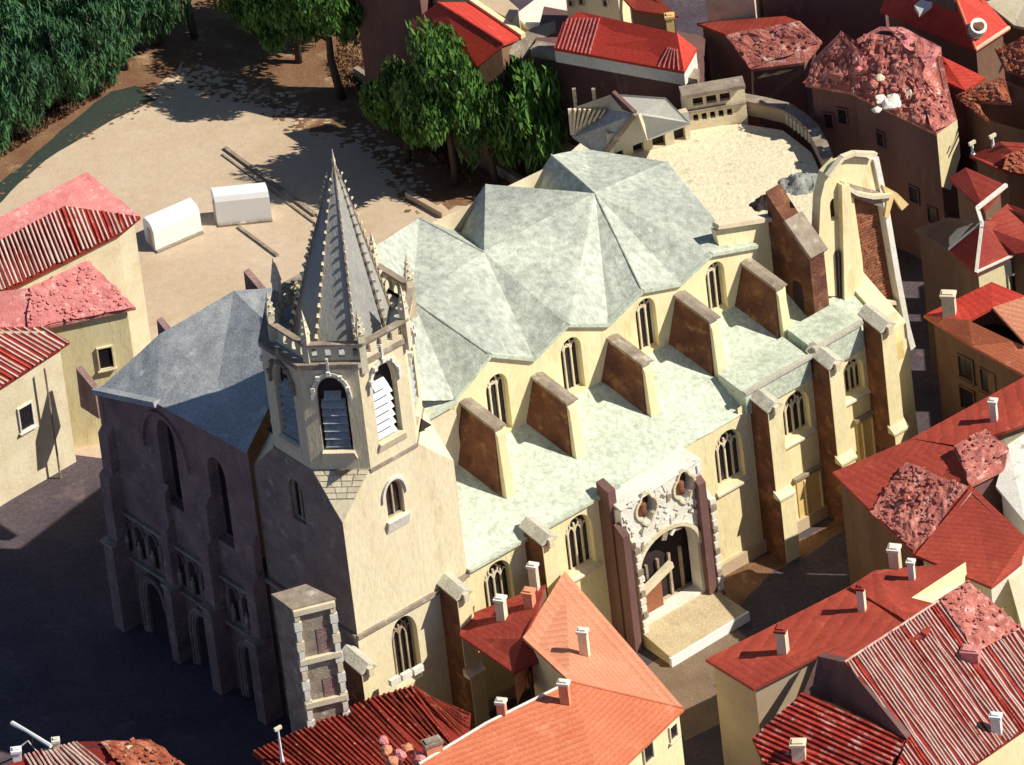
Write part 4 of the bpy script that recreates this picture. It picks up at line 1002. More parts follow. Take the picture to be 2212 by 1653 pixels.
# broken figure group of pink stones on the ridge
for k, (x, y, r_) in enumerate(((828,1600,.45),(834,1622,.5),(862,1632,.55),(880,1618,.5),(905,1640,.6),(846,1645,.5))):
    vs = []; fs = []
    c_ = W(x, y, 13.4)
    bmx = bmesh.new(); bmesh.ops.create_icosphere(bmx, subdivisions=2, radius=r_)
    for v_ in bmx.verts: v_.co = v_.co*(1+.35*noise.noise(v_.co*2.5+Vector((k,0,0)))) + c_
    vs = [v_.co.copy() for v_ in bmx.verts]; fs = [tuple(v_.index for v_ in f_.verts) for f_ in bmx.faces]; bmx.free()
    mesh('ridge_stone', vs, fs, MT['orange_pale' if k % 2 else 'pinkroof'], h.o)
# bottom left roof
h4 = H('crumbling_roof_house', 'low house with crumbling pink and orange tiled roof at the bottom left corner',
  dict(a=(-60,1700,6), b=(50,1632,7.2), c=(170,1602,8), d=(325,1598,8), e=(410,1660,6.8), f=(430,1760,5), g=(-60,1800,5)), [('abcdefg','tile_base')], wall='dark_stone')
ribs(h4.o, h4.w['b'], h4.w['c'], W(330,1730,5.6), W(120,1760,5.4), 14, 'tile_pale', wf=.6, h=.2, seed=12)
rough_patch(h4.o, [W(215,1602,8), W(325,1598,8), W(412,1662,6.8), W(330,1730,5.9)], 'rust2', .25, .4, 5)
h4.chimney(38,1642,6.9,h=.9,ang=0,cap='white_paint',mt='white_paint'); h4.chimney(122,1612,7.8,h=.5,ang=0,wd=.5,dp=.5)

# right bottom: long red roof with chimneys
h5 = H('long_red_house', 'long plain red roofed house with small white chimneys, lower right of the portal',
  dict(a=(1523,1424,11), b=(1834,1267,12), n=(1990,1375,13.2), c=(1824,1430,12.4), d=(1766,1416,12.4), e=(1627,1488,11)),
  [('abncde','red')], wall='tan_wall')
h5.chimney(1692,1412,11.7,h=2.4,ang=-20,wd=.8,dp=.9,cap='red_dark'); h5.chimney(1862,1316,12.4,h=2.1,ang=-20,wd=.6,dp=.6,cap='red_dark')
h6 = H('stepped_red_house', 'dark red roofed house with a pale gable wall, behind the ribbed roof at right',
  dict(a=(1834,1267,12.3), b=(1888,1232,12.6), c=(2085,1214,12.6), d=(1968,1291,12.6), e=(2032,1307,12.6), f=(2000,1372,13.3), g=(1940,1330,12.8)),
  [('abcdefg','red')], wall='cream')
MB().add([W(1968,1291,12.7), W(2085,1214,12.7), W(2089,1257,10.9), W(2032,1307,10.9)], [(0,1,2,3)]).build('gable_wall', MT['cream'], h6.o)
h6.chimney(1970,1252,12.5,h=1.7,ang=-20,wd=.5,dp=.5,mt='white'); h6.chimney(1934,1225,12.5,h=1.8,ang=-20,wd=.85,dp=.85)
# big ribbed roof
a7, b7 = W(1824,1430,13.6), W(2089,1257,13.6); c7 = W(2095,1655,8.0)
def z7(x, y): return on_pl(x, y, a7, b7, c7).z
pts7 = {k: (x, y, z7(x, y)) for k, (x, y) in dict(a=(1824,1430), b=(2089,1257), c=(2260,1400), d=(2260,1540), e=(2095,1655), f=(1880,1790), g=(1958,1597), h=(1871,1484)).items()}
h7 = H('big_ribbed_house', 'big ribbed roof of red and whitish tile rows at the lower right corner', pts7, [('abcdefgh','tile_base')], wall='cream')
ribs_poly(h7.o, [h7.w[k] for k in 'abcdefgh'], on_pl(2010,1560,a7,b7,c7)-on_pl(1900,1405,a7,b7,c7), .34, 'tile_pale', wf=.54, h=.15, wob=.13, seed=21)
q7 = lambda x, y: on_pl(x, y, a7, b7, c7)+ZZ*.15
rough_patch(h7.o, [q7(2030,1297), q7(2089,1259), q7(2205,1362), q7(2110,1412)], 'rust', .25, .35, 8)
def pchim(hh, x, y, z, **k): return hh.chimney(x, y, z, **k)
pchim(h7,2098,1428,10.9,wd=1.4,dp=1.0,h=1.0,ang=-20,mt='pinkroof',cap='pinkroof'); pchim(h7,2152,1570,9.0,wd=.8,dp=.6,h=1.0,ang=-20,mt='white',cap='white_paint')
MB().tube([h7.w['a'], h7.w['b']], .12, 6).build('ridge_tiles', MT['tile_pale'], h7.o)
# its dark west gable with a window
MB().prism([W(1767,1418,13.0), W(1824,1431,13.5), W(1958,1596,10.3), W(1800,1520,9.5), W(1734,1497,10.5)], Vector((0.4,.5,0))).build('gable_wall', MT['plum_wall'], h7.o)
# lower ribbed roof
a8, b8, c8 = W(1734,1495,11.0), W(1958,1596,10.0), W(1624,1595,9.2)
z8 = lambda x, y: on_pl(x, y, a8, b8, c8).z
h8 = H('low_ribbed_house', 'low bright red ribbed roof with pale chimney before the dark gable at lower right',
  dict(a=(1734,1495,11.0), b=(1958,1596,10.0), c=(1880,1720,z8(1880,1720)), d=(1700,1760,z8(1700,1760)), e=(1624,1595,9.2)), [('abcde','tile_base')], wall='brown_wall')
ribs_poly(h8.o, [h8.w[k] for k in 'abcde'], h8.w['b']-h8.w['a'], .48, 'tile_red', wf=.6, h=.2, wob=.03, seed=31)
h8.chimney(1726,1635,8.9,h=1.3,ang=-10,wd=1.1,dp=.9,mt='cream_pale',cap='cream_pale')

# right middle
h9 = H('red_slope_house', 'red roofed house with a patch of crumbled tiles, beside the street southeast of the church',
  dict(a=(1797,1020,13), b=(1967,948,14), c=(2060,966,15), d=(2098,1050,14.8), e=(1975,1197,12), f=(1880,1105,12.4)),
  [('abcdef','red')], wall='brown_wall')
rough_patch(h9.o, [W(1960,1000,14.4), W(2092,1052,14.9), W(1976,1193,12.15), W(1880,1104,12.5)], 'rust', .3, .4, 15)
h9b = H('plain_red_house', 'plain bright red roof slope at the right edge, directly below the crumbled tile patch',
  dict(a=(2098,1050,15), b=(2215,1160,13.4), c=(2206,1215,12), d=(2140,1268,11.2), e=(1976,1198,12.2)), [('abcde','red')], wall='white')
h10 = H('band_roof_house', 'long narrow red roof band with one white chimney, running to the right edge',
  dict(a=(1967,947,13.4), b=(2215,812,15), c=(2260,900,15), d=(2170,932,14.6), e=(2062,962,14)), [('abcde','red')], wall='cream_pale')
h10.chimney(2147,905,14.6,h=1.7,ang=-20,wd=.55,dp=.55,mt='white')
h11 = H('small_rubble_roof_house', 'small house with a blocky crumbled pink roof beside a whitewashed wall at the right edge',
  dict(a=(2060,966,15.6), b=(2130,928,16), c=(2178,968,15.6), d=(2168,1012,14.6), e=(2097,1048,14.8)), [('abcde','rust')], wall='plum_wall')
rough_patch(h11.o, [W(2060,966,15.7), W(2130,928,16.1), W(2176,975,15.5), W(2097,1046,14.9)], 'rust', .25, .35, 19)
h12 = H('whitewashed_house', 'whitewashed house front at the right edge with a dark gutter above',
  dict(a=(2176,960,15), b=(2300,880,15.5), c=(2330,1060,14), d=(2215,1130,13.6), e=(2150,1050,14)), [('abcde','white')], wall='white')
h13 = H('cream_corner_house', 'pale cream house wall under the red roofs at the right edge',
  dict(a=(2170,1225,11), b=(2300,1150,11.5), c=(2330,1300,10), d=(2212,1375,9.6)), [('abcd','cream_pale')], wall='cream_pale')

# orange roof with courtyard opening
h14 = H('courtyard_house', 'brown walled house with vivid orange roof round a dark sunken courtyard opening',
  dict(a=(1994,681,15), b=(2141,609,17), c=(2215,640,17), m=(2215,742,15.6), n=(2143,664,16.4), o=(2091,692,15.8), p=(2188,738,15.2), d=(2215,748,15.2), e=(2215,812,14), f=(2100,748,14.2)),
  [('abcno','red_bright'), ('aopf','orange'), ('fpde','orange'), ('ncm','orange_pale')], wall='brown_wall', outline=[(1994,681,15),(2141,609,17),(2300,660,17),(2330,860,14),(2215,812,14),(2100,748,14.2)])
h14.chimney(2050,668,16.0,h=1.4,ang=-15,wd=1.1,dp=.8,mt='cream_pale',cap='cream_pale')
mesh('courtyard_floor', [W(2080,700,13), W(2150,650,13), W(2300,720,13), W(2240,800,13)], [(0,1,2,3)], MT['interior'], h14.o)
i_ = 5
for (x, y) in ((2087,795),(2135,825),(2090,862)): h14.window(5, x, y, 1.7, 2.3, 'brown_wall', 2, True) if (x, y) != (2090,862) else h14.window(5, x, y, 1.7, 2.3, 'brown_wall', 2, True)
# hipped red house with white ridge
h15 = H('white_ridged_house', 'red hipped roof with white ridge lines and brown side wall, right of the brick apse',
  dict(a=(1974,495,15), b=(2048,470,17), t=(2121,480,18), c=(2250,470,16), d=(2188,553,15.2), e=(2108,590,15), f=(2048,540,15.2)),
  [('abtf','brown_wall'), ('tef','red_dark'), ('ted','red_dark'), ('tcd','red_dark')], wall='brown_wall', wallmats=None)
for a, b in (('t','e'),('t','f'),('e','d')): MB().bar(h15.w[a]+ZZ*.08, h15.w[b]+ZZ*.08, .28, .12).build('ridge_flashing', MT['white'], h15.o)
i_ = wall_idx(h15,'e','d'); h15.window(i_, 2195,612,1.6,2.2,'cream',1,False)
MB().prism([W(2046,503,16.0), W(2100,484,17.6), W(2051,537,15.4)], Vector((.05,-.05,.12))).build('roof_flashing', MT['cream_pale'], h15.o)
i_ = wall_idx(h15,'e','d'); qa, qb = h15.q[i_], h15.q[(i_+1)%len(h15.q)]
plw = Plane(qa, qb-qa); plw = plw if plw.n.dot(-FWD) > 0 else Plane(qa, qb-qa, -1)
L_ = (Vector((qb.x-qa.x, qb.y-qa.y, 0))).length
mesh('front_wall', [plw.pt(0,0,.04), plw.pt(L_,0,.04), plw.pt(L_,15,.04), plw.pt(0,14.8,.04)], [(0,1,2,3)], MT['cream'], h15.o)
# box roof with white rail
h16 = H('flat_box_house', 'brown boxy house with dull red flat roof and a white railing frame',
  dict(a=(2048,385,15), b=(2085,362,16), c=(2172,400,16), d=(2125,455,15.2), e=(2110,445,15)), [('abcde','red_dark')], wall='brown_wall')
for a, b in (((2110,450),(2173,400)),((2110,450),(2122,488)),((2122,488),(2160,465))):
    MB().bar(W(*a,16.2), W(*b,16.2), .3, .3).build('rail', MT['white'], h16.o)
h17 = H('dark_gable_house', 'house with dark red roof at the right edge above the white railing',
  dict(a=(2121,488,17.5), b=(2175,440,18), c=(2260,470,18), d=(2260,540,16), e=(2192,548,15.6)), [('abcde','red_dark')], wall='brown_wall')
h18 = H('small_finial_house', 'low red roof with two small white finials at the right edge',
  dict(a=(2093,336,15), b=(2158,306,16.5), c=(2260,312,16.5), d=(2260,385,15), e=(2168,370,15)), [('abcde','red_dark')], wall='brown_wall')
rough_patch(h18.o, [W(2165,335,15.9), W(2258,315,16.4), W(2258,385,15.2), W(2170,369,15.2)], 'rust2', .2, .4, 24)
pole(2101,333,15.2,1.2,'left small white finial on the low red roof at the right edge'); pole(2145,318,15.9,1.2,'right small white finial on the low red roof at the right edge')
h19 = H('torn_roof_house', 'brown walled house with torn rough orange red roof near the right edge',
  dict(a=(2064,207,16), b=(2168,163,18), c=(2184,222,17), d=(2105,218,16.4), e=(2138,264,15.8)), [('abd','rust2'), ('bcd','rust2'), ('ade','rust2')], wall='brown_wall', outline=[(2064,207,16),(2168,163,18),(2260,200,17),(2260,300,15.8),(2138,264,15.8)])
rough_patch(h19.o, [W(2066,207,16.1), W(2166,165,18.1), W(2180,218,17.1), W(2105,217,16.5)], 'rust2', .25, .4, 25)
rough_patch(h19.o, [W(2066,207,16.1), W(2105,217,16.5), W(2136,262,15.9)], 'rust2', .2, .4, 26)
h20 = H('edge_orange_house', 'house with crumbled orange roof cut by the upper right edge',
  dict(a=(2150,108,18), b=(2230,75,20), c=(2260,180,18), d=(2170,150,17.4)), [('abcd','rust2')], wall='brown_wall')
rough_patch(h20.o, [h20.w[k] for k in 'abcd'], 'rust2', .25, .4, 27)
h21 = H('bright_red_corner_house', 'bright red hipped roof with a round white dormer in the upper right corner',
  dict(a=(1900,22,18), b=(1920,-30,20), t=(2058,-20,22), c=(2100,-30,21), d=(2180,60,18), e=(2107,108,17.4), ), [('abte','red_bright'), ('tcde','red_bright')], wall='brown_wall')
p = W(2111,62,19.0); MB().tube([p-ZZ*.4+Vector((-.2,.3,0)), p+ZZ*.5+Vector((.1,-.35,0))], [.8,.75], 14).build('dormer', MT['white'], h21.o)
MB().tube([p+ZZ*.5+Vector((.1,-.35,0)), p+ZZ*.58+Vector((.12,-.38,0))], [.5,.5], 12).build('dormer_opening', MT['brick'], h21.o)
MB().tube([h21.w['t'], h21.w['e']], .16, 6).build('ridge_tiles', MT['orange'], h21.o)
MB().bar(h21.w['e']+ZZ*.05, h21.w['d']+ZZ*.05, .25, .2).build('gutter', MT['cream_pale'], h21.o)
MB().prism([W(1975,22,19.3), W(2010,-8,20.2), W(2035,0,20.2), W(1985,38,19.2)], ZZ*.5).build('roof_terrace', MT['white'], h21.o)
h22 = H('pale_corner_house', 'pale pinkish flat roofed house at the extreme upper right corner',
  dict(a=(2128,5,18), b=(2230,-30,19), c=(2260,70,18), d=(2190,55,17.5)), [('abcd','cream_pale')], wall='brown_wall')
# crumbled roofs, upper right
h23 = H('rubble_roof_house', 'house with rounded heap of crumbled pinkish tiles, left one of the rough pair',
  dict(a=(1738,182,15), b=(1757,127,16.5), c=(1817,68,19), d=(1850,90,19), e=(1868,150,17.5), f=(1832,198,15)), [('abcdef','rust')], wall='plum_wall')
rough_patch(h23.o, [W(1738,182,15.2), W(1812,68,19.1), W(1862,110,18.7), W(1832,198,15.2)], 'rust', .38, .3, 33)
h24 = H('rubble_roof_house', 'long plum walled house with heaped crumbled pink roof, right one of the pair',
  dict(a=(1834,198,15.2), b=(1850,85,19), c=(1900,58,20), d=(1948,58,20.2), e=(2032,102,19), f=(2034,125,18.4), g=(2054,214,16.2), h=(2066,257,15.4), i=(2022,288,15)), [('abcdefghi','rust')], wall='plum_wall', wallmats={})
rough_patch(h24.o, [W(1834,198,15.4), W(1870,72,19.6), W(1990,82,19.8), W(2000,280,15.2)], 'rust', .5, .3, 34)
rough_patch(h24.o, [W(1945,140,18.2), W(2040,200,16.8), W(2062,256,15.6), W(2020,286,15.2)], 'rust', .38, .3, 35)
rough_patch(h24.o, [W(1915,60,20.2), W(1948,60,20.4), W(2030,104,19.2), W(2010,150,18.3)], 'pinkroof', .4, .4, 36)
rl = random.Random(77)
for k in range(9): lump(h24.o, W(1912+rl.uniform(-20,25), 225+rl.uniform(-16,14), 17.1), rl.uniform(.35,.8), 'white', 'lime_heap', .5, k)
for k in range(34):
    x, y = rl.uniform(1830,2030), rl.uniform(95,235)
    if y < 90+(x-1830)*.3 or y > 170+(x-1830)*.45: y = 120+(x-1830)*.4
    lump(h24.o, W(x, y, 18.6-(y-80)*.016), rl.uniform(.15,.5), rl.choice(['rust','pinkroof','rust','cream_pale']), 'rubble_stone', .8, k)
for k in range(12):
    lump(h9.o, W(rl.uniform(1955,2045), rl.uniform(1030,1090), 14.0), rl.uniform(.2,.45), rl.choice(['rust','pinkroof','rust2']), 'rubble_stone', .7, k)
plw = Plane(h24.w['i'], h24.w['h']-h24.w['i']); plw = plw if plw.n.dot(-FWD) > 0 else Plane(h24.w['i'], h24.w['h']-h24.w['i'], -1)
a_ = plw.px(2022,290); b_ = plw.px(2066,258)
mesh('gable_wall', [plw.pt(a_[0],a_[1]-5.5,.05), plw.pt(a_[0]+.4*(b_[0]-a_[0]),a_[1]-6.3,.05), plw.pt(b_[0],b_[1]-3.8,.05), plw.pt(b_[0],b_[1],.05), plw.pt(a_[0],a_[1],.05)], [(0,1,2,3,4)], MT['cream'], h24.o)
for (x, y) in ((1880,355),(1975,420),(2015,465)):
    i_ = wall_idx(h24,'a','i'); h24.window(i_, x, y, 1.1, 1.7, 'plum_wall', 1, False)
i_ = wall_idx(h23,'a','f')
for (x, y) in ((1790,260),(1820,250)): h23.window(i_, x, y, .9, 1.6, 'plum_wall', 1, False)
h24.window(wall_idx(h24,'a','i'), 1903,300,.9,1.5,'plum_wall',1,False)
h25 = H('flat_red_house', 'flat bright red roof wedged between the crumbled roofs, upper right',
  dict(a=(2000,128,17.6), b=(2034,122,18), c=(2128,168,16.8), d=(2084,196,16.2), e=(1990,150,17)), [('abcde','red_bright')], wall='plum_wall')
# top centre
h26 = H('broad_tile_house', 'house with dull crimson granular roof and brown wall, above the round terrace',
  dict(a=(1504,50,13), b=(1694,35,15), c=(1728,47,15.4), d=(1775,90,14), e=(1738,135,12.8), f=(1622,150,12), g=(1567,75,14)), [('abcg','red_dark'), ('gcdef','rust')], wall='plum_wall')
rough_patch(h26.o, [W(1567,75,14.1), W(1728,47,15.5), W(1772,92,14.1), W(1622,149,12.1)], 'rust', .16, .35, 41)
MB().prism([W(1622,152,11.8), W(1630,172,10.6), W(1650,160,11.4), W(1662,165,11.2), W(1680,155,11.6), W(1712,150,11.8), W(1662,205,8.6), W(1652,188,9.6), W(1640,192,9.4), W(1632,210,8.4), W(1634,240,7.0), W(1625,236,7.2)], Vector((.2,.3,0))).build('broken_wall', MT['cream'], h26.o)
h27 = H('terraced_red_house', 'long bright red roof on a brown building with a broad grey cornice, top centre',
  dict(a=(1196,104,14.5), b=(1216,48,16.3), c=(1249,25,17.2), d=(1462,72,17.2), e=(1504,105,15.2), f=(1477,155,14.5)), [('acdf','red_bright'),('abc','red_bright'),('fde','red_bright')], wall='white', walls=True, zb=13.0, inset=.03)
for k in range(9):
    a = h27.w['b'].lerp(h27.w['c'], .3+.06*k).lerp(h27.w['d'], .03*k); b = h27.w['a'].lerp(h27.w['f'], .03*k+.03)
    MB().bar(a+ZZ*.05, b+ZZ*.05, .10, .10).build('roof_seam', MT['pinkroof'], h27.o)
for k in range(5):
    t_ = .78+.04*k; a = h27.w['c'].lerp(h27.w['d'], t_).lerp(h27.w['f'], .45); b = h27.w['a'].lerp(h27.w['f'], t_+.02)
    MB().bar(a+ZZ*.05, b+ZZ*.05, .10, .10).build('roof_seam', MT['pinkroof'], h27.o)
sl_ = [W(1144,106,13.4), W(1160,88,13.6), W(1510,150,13.6), W(1506,172,13.4)]
MB().prism([p-ZZ*.0 for p in sl_], -ZZ*.8).build('cornice', MT['coping'], h27.o)
bs = [W(1150,112,0), W(1165,40,0), W(1510,100,0), W(1502,176,0)]
fa, fb_ = W(1150,112,12.7), W(1502,178,12.7)
back = Vector((1.5,7,0))
MB().add([Vector((fa.x,fa.y,0)), Vector((fb_.x,fb_.y,0)), fb_, fa, fa+back, fb_+back, Vector((fa.x,fa.y,0))+back, Vector((fb_.x,fb_.y,0))+back], [(0,1,2,3),(3,2,5,4),(1,7,5,2),(0,3,4,6)]).build('wall', MT['plum_wall'], h27.o)
for x in (1237, 1279):
    p = W(x, 178, 11.5); MB().box(p-ZZ*.9+Vector((0,-1.2,0)), Vector((1,0,0)), Vector((0,1,0)), ZZ, .16, .16, 1.0).build('post', MT['coping'], h27.o)
h28 = H('left_red_house', 'smooth red gabled roof behind the trees, top centre left',
  dict(l=(884,53,12), q=(946,5,14.4), r=(1016,5,13.4), t=(1126,79,12.8), s=(1087,94,14), f=(1029,140,12)), [('lqsf','red_bright'), ('qrts','red_bright')], wall='brown_wall')
MB().bar(W(1018,2,13.6), W(1130,78,13.0), .5, .5).build('parapet', MT['cream'], h28.o)
MB().tube([h28.w['q'], h28.w['s']], .12, 6).build('ridge_tiles', MT['red_bright'], h28.o)
MB().prism([W(1075,108,12.4), W(1150,60,13.2), W(1198,45,13.4), W(1200,60,13.2), W(1125,128,11.6), W(1108,120,11.8)], -ZZ*.5).build('canopy', MT['coping'], h28.o)
def tallblock(name, lab, pts, z, mt_, rm='cream_pale'):
    return H(name, lab, {str(i): (x, y, z) for i, (x, y) in enumerate(pts)}, [([str(i) for i in range(len(pts))], rm)], wall=mt_, inset=.02)
b1 = tallblock('cream_block', 'cream walled block at the top edge with small dark windows, behind the long red roof', [(1215,-60),(1330,-45),(1350,-80),(1235,-95)], 19, 'cream')
for x in (1232, 1255, 1302): b1.window(0, x, 4, .4, .6, 'cream', 1, False) if False else None
plw = Plane(W(1215,-60,19), W(1330,-45,19)-W(1215,-60,19)); plw = plw if plw.n.dot(-FWD) > 0 else Plane(W(1215,-60,19), W(1330,-45,19)-W(1215,-60,19), -1)
for x, y in ((1233,5),(1256,2),(1308,5)):
    u_, z_ = plw.px(x, y); rect_window(b1.o, plw, u_, z_, .45, .7, 'tan_wall', 1, False, .03)
b2 = tallblock('cream_block', 'tall blank cream wall rising from the top edge above the crimson roof', [(1515,-70),(1622,-66),(1650,-100),(1540,-110)], 19, 'cream_pale')
b3 = tallblock('grey_terrace_house', 'pale grey flat roofed building between the red roofs at the top edge', [(1112,32),(1180,-20),(1225,-10),(1216,58),(1150,70)], 11, 'tan_wall', 'white')
b4 = tallblock('yellow_house', 'ochre wall fragment at the top edge left of the grey terrace', [(925,-40),(1030,-60),(1120,20),(1105,44),(1020,0)], 13.2, 'cream', 'tan_wall')
h29 = H('distant_red_house', 'small red roofs at the top edge behind the long red roof',
  dict(a=(1340,-10,17), b=(1380,-40,18), c=(1465,35,16), d=(1370,22,16)), [('abcd','red')], wall='brown_wall')
h29.chimney(1449,68,14.6,h=1.5,ang=0,wd=.7,mt='ochre',cap='ochre')
# far dark houses filling the top right gap
b5 = tallblock('plum_house', 'tall plum coloured house wall behind the crimson roof, top right', [(1640,-50),(1905,-40),(1930,-90),(1660,-100)], 18, 'plum_wall', 'red_dark')
b6 = tallblock('plum_house', 'dark plum house wall at the top edge, left of the smooth red gable', [(760,-55),(905,-20),(930,-60),(790,-90)], 14, 'plum_wall', 'red_dark')

b7 = tallblock('unseen_shade_block', 'long brown block added unseen beyond the right edge to shade the street', [(2340,330),(2420,300),(2700,900),(2560,1150),(2420,1080)], 14.5, 'brown_wall', 'red_dark')  # added out of view to cast shadow over the street at right
# left houses
h30 = H('striped_roof_house', 'cream house with pink and white striped ridged roof, upper one at the left edge',
  dict(a=(187,371,18), b=(303,468,15.0), c=(262,502,14.8), d=(20,624,14.8), e=(-80,670,14.8), f=(-80,560,17), g=(140,445,17), h=(-60,500,17.4)),
  [('abgh','pinkroof'), ('hgf','pinkroof'), ('gbcdef','tile_base')], wall='cream_pale')
ribs_poly(h30.o, [h30.w['g'], h30.w['b'], h30.w['c'], h30.w['d'], h30.w['e'], h30.w['f']], W(85,600,15.2)-W(40,500,17), .42, 'tile_pale', wf=.55, h=.16, wob=.04, seed=51)
h31 = H('pink_roof_house', 'cream house with a plain speckled pink roof, middle one at the left edge',
  dict(a=(190,563,16.0), b=(293,664,13.4), c=(115,702,13.4), d=(-80,740,13.4), e=(-80,640,15.5), f=(62,622,15.8)), [('abcdef','pinkroof')], wall='cream')
rough_patch(h31.o, [W(62,622,15.85), W(190,563,16.05), W(290,663,13.5), W(60,712,13.5)], 'pinkroof', .10, .4, 55)
i_ = wall_idx(h31,'b','c'); h31.window(i_, 228,772,1.3,2.2,'cream_pale',1,True)
b2_, c2_, d2_ = W(95,706,14.0), W(150,738,12.4), W(-10,842,11.9)
z32 = lambda x, y: on_pl(x, y, b2_, c2_, d2_).z
h32 = H('low_striped_house', 'lowest striped red and white roof at the left edge, cream wall with downpipe below',
  dict(a=(-60,708,z32(-60,708)), b=(95,706,14.0), c=(150,738,12.4), d=(-10,842,11.9), e=(-80,885,z32(-80,885))), [('abcde','tile_base')], wall='cream_pale')
ribs_poly(h32.o, [h32.w[k] for k in 'abcde'], c2_-b2_, .42, 'tile_pale', wf=.55, h=.15, wob=.04, seed=57)
i_ = wall_idx(h32,'c','d'); h32.window(i_, 55,900,1.5,2.4,'white',2,True)
pi_ = W(88,790,11.6); MB().tube([pi_+Vector((.3,-.5,0)), Vector((pi_.x+.3,pi_.y-.5,0))], .1, 8).build('downpipe', MT['coping'], h32.o)

# ------------------------------------------------------------------ white cabins on the square
def cabin(lab, p0, p1, p2, hgt):
    """p0-p1 lower front edge, p2 lower left-back corner"""
    a, b, c_ = W(*p0), W(*p1), W(*p2)
    o = thing('cabin', lab, 'cabin', a, 'white cabins on the sandy square')
    d = c_-a; n_ = 6
    prof_ = [(0,0,0),(0,0,hgt*.78),(.12,0,hgt*.93),(.3,0,hgt),(.8,0,hgt),(1,0,hgt*.8),(1,0,0)]
    vs = [a+d*p_[0]+ZZ*p_[2] for p_ in prof_]; MB().prism(vs, b-a).build('shell', MT['white_paint'], o)
    e = d.normalized(); f = (b-a).normalized()
    MB().hexa([a+d*.25-f*.06, a+d*.6-f*.06, a+d*.6-f*.002, a+d*.25-f*.002, a+d*.25-f*.06+ZZ*hgt*.7, a+d*.6-f*.06+ZZ*hgt*.7, a+d*.6-f*.002+ZZ*hgt*.7, a+d*.25-f*.002+ZZ*hgt*.7]).build('door', MT['tan_wall'], o)
    MB().bar(a-e*.15+ZZ*.1, b-e*.15+ZZ*.1, .3, .2).build('skirting', MT['coping'], o)
    return o
cabin('white round topped cabin on the sandy square, nearer the pink roofs', (337,545), (437,502), (314,520), 2.75)
cabin('white round topped cabin on the sandy square, the right one near the spire', (471,488), (588,476), (462,466), 3.2)

# kerbs / low walls
def lowwall(lab, p0, p1, hgt, wd, mt_='coping', cat='low wall', name='low_wall', z=0):
    a, b = W(*p0, z), W(*p1, z); o = thing(name, lab, cat, a)
    n_ = max(2, int((b-a).length/1.6))
    for k in range(n_):
        p, q = a.lerp(b, (k+.01)/n_), a.lerp(b, (k+.99)/n_)
        MB().bar(p+ZZ*hgt/2, q+ZZ*hgt/2, wd, hgt+random.uniform(-.03,.03)).build('kerb_stone', MT[mt_], o)
    return o
lowwall('long low grey kerb crossing the sandy square behind the white cabins', (486,322), (682,468), .25, .35, 'coping')
lowwall('second thin kerb parallel to the long one on the sandy square', (480,335), (678,482), .15, .18, 'coping')
lowwall('short low kerb running from the right cabin towards the spire', (515,492), (600,555), .2, .3, 'coping')
lowwall('low stone topped wall between the tall tree and the shrubs', (770,168), (852,222), 1.2, .5)
lowwall('lower section of stone topped wall beside the leafy tree', (876,235), (925,272), 1.1, .5)
lowwall('short stone kerb in the shade just above the nave roof', (1052,358), (1128,405), 1.0, .6)
lowwall('short stone kerb at the edge of the sand by the nave roof west end', (880,425), (960,470), .6, .5, 'sand')
# terrace parapet
tpar = thing('terrace_parapet', 'curved stone parapet of the round terrace, pale on top and dark inside', 'parapet', W(1600,245,TZ))
pc = [(1596,240),(1650,250),(1700,262),(1735,285),(1760,310),(1778,345),(1790,375)]
for a, b in zip(pc, pc[1:]):
    A_, B_ = W(*a, TZ), W(*b, TZ)
    MB().bar(A_+ZZ*.7, B_+ZZ*.7, .8, 1.4).build('parapet_block', MT['tan_wall'], tpar)
    MB().bar(A_+ZZ*1.5, B_+ZZ*1.5, 1.1, .2).build('coping', MT['coping'], tpar)
for k in range(9):
    p = W(1700+k*8, 268+k*6.4, TZ); MB().box(p+ZZ*.8+Vector((0,-.5,0)), Vector((1,0,0)), Vector((0,1,0)), ZZ, .1, .08, .5).build('baluster', MT['white'], tpar)
# arcade behind the terrace
arc = thing('arcade', 'pale arcaded gallery wall with small dark openings at the back of the terrace', 'arcade', W(1500,270,TZ))
pa = Plane(W(1478,285,TZ), W(1615,262,TZ)-W(1478,285,TZ)); pa = pa if pa.n.dot(-FWD) > 0 else Plane(W(1478,285,TZ), W(1615,262,TZ)-W(1478,285,TZ), -1)
La = (W(1478,285,TZ)-W(1615,262,TZ)).length
sg = 1 if (W(1615,262,TZ)-pa.P).dot(pa.a) > 0 else -1
hl = [[(.9+k*.75,TZ+.9),(1.35+k*.75,TZ+.9),(1.35+k*.75,TZ+1.6),(.9+k*.75,TZ+1.6)] for k in range(5)] + [[(1.0+k*1.2,TZ+2.5),(1.9+k*1.2,TZ+2.5),(1.9+k*1.2,TZ+3.3),(1.0+k*1.2,TZ+3.3)] for k in range(3)]
panel('arcade_wall', pa, [(0,TZ-4),(La,TZ-4),(La,TZ+3.8),(0,TZ+3.8)], hl, 'cream_pale', arc, depth=.4)
MB().bar(pa.pt(0,TZ+4.1,0), pa.pt(La,TZ+4.1,0), 1.6, .35).build('cornice', MT['coping'], arc)
mesh('back_wall', [pa.pt(0,TZ-4,-.8), pa.pt(La,TZ-4,-.8), pa.pt(La,TZ+3.8,-.8), pa.pt(0,TZ+3.8,-.8)], [(0,1,2,3)], MT['plum_wall'], arc)
MB().bar(pa.pt(0,TZ+2.05,.1), pa.pt(La,TZ+2.05,.1), .4, .2).build('ledge', MT['coping'], arc)
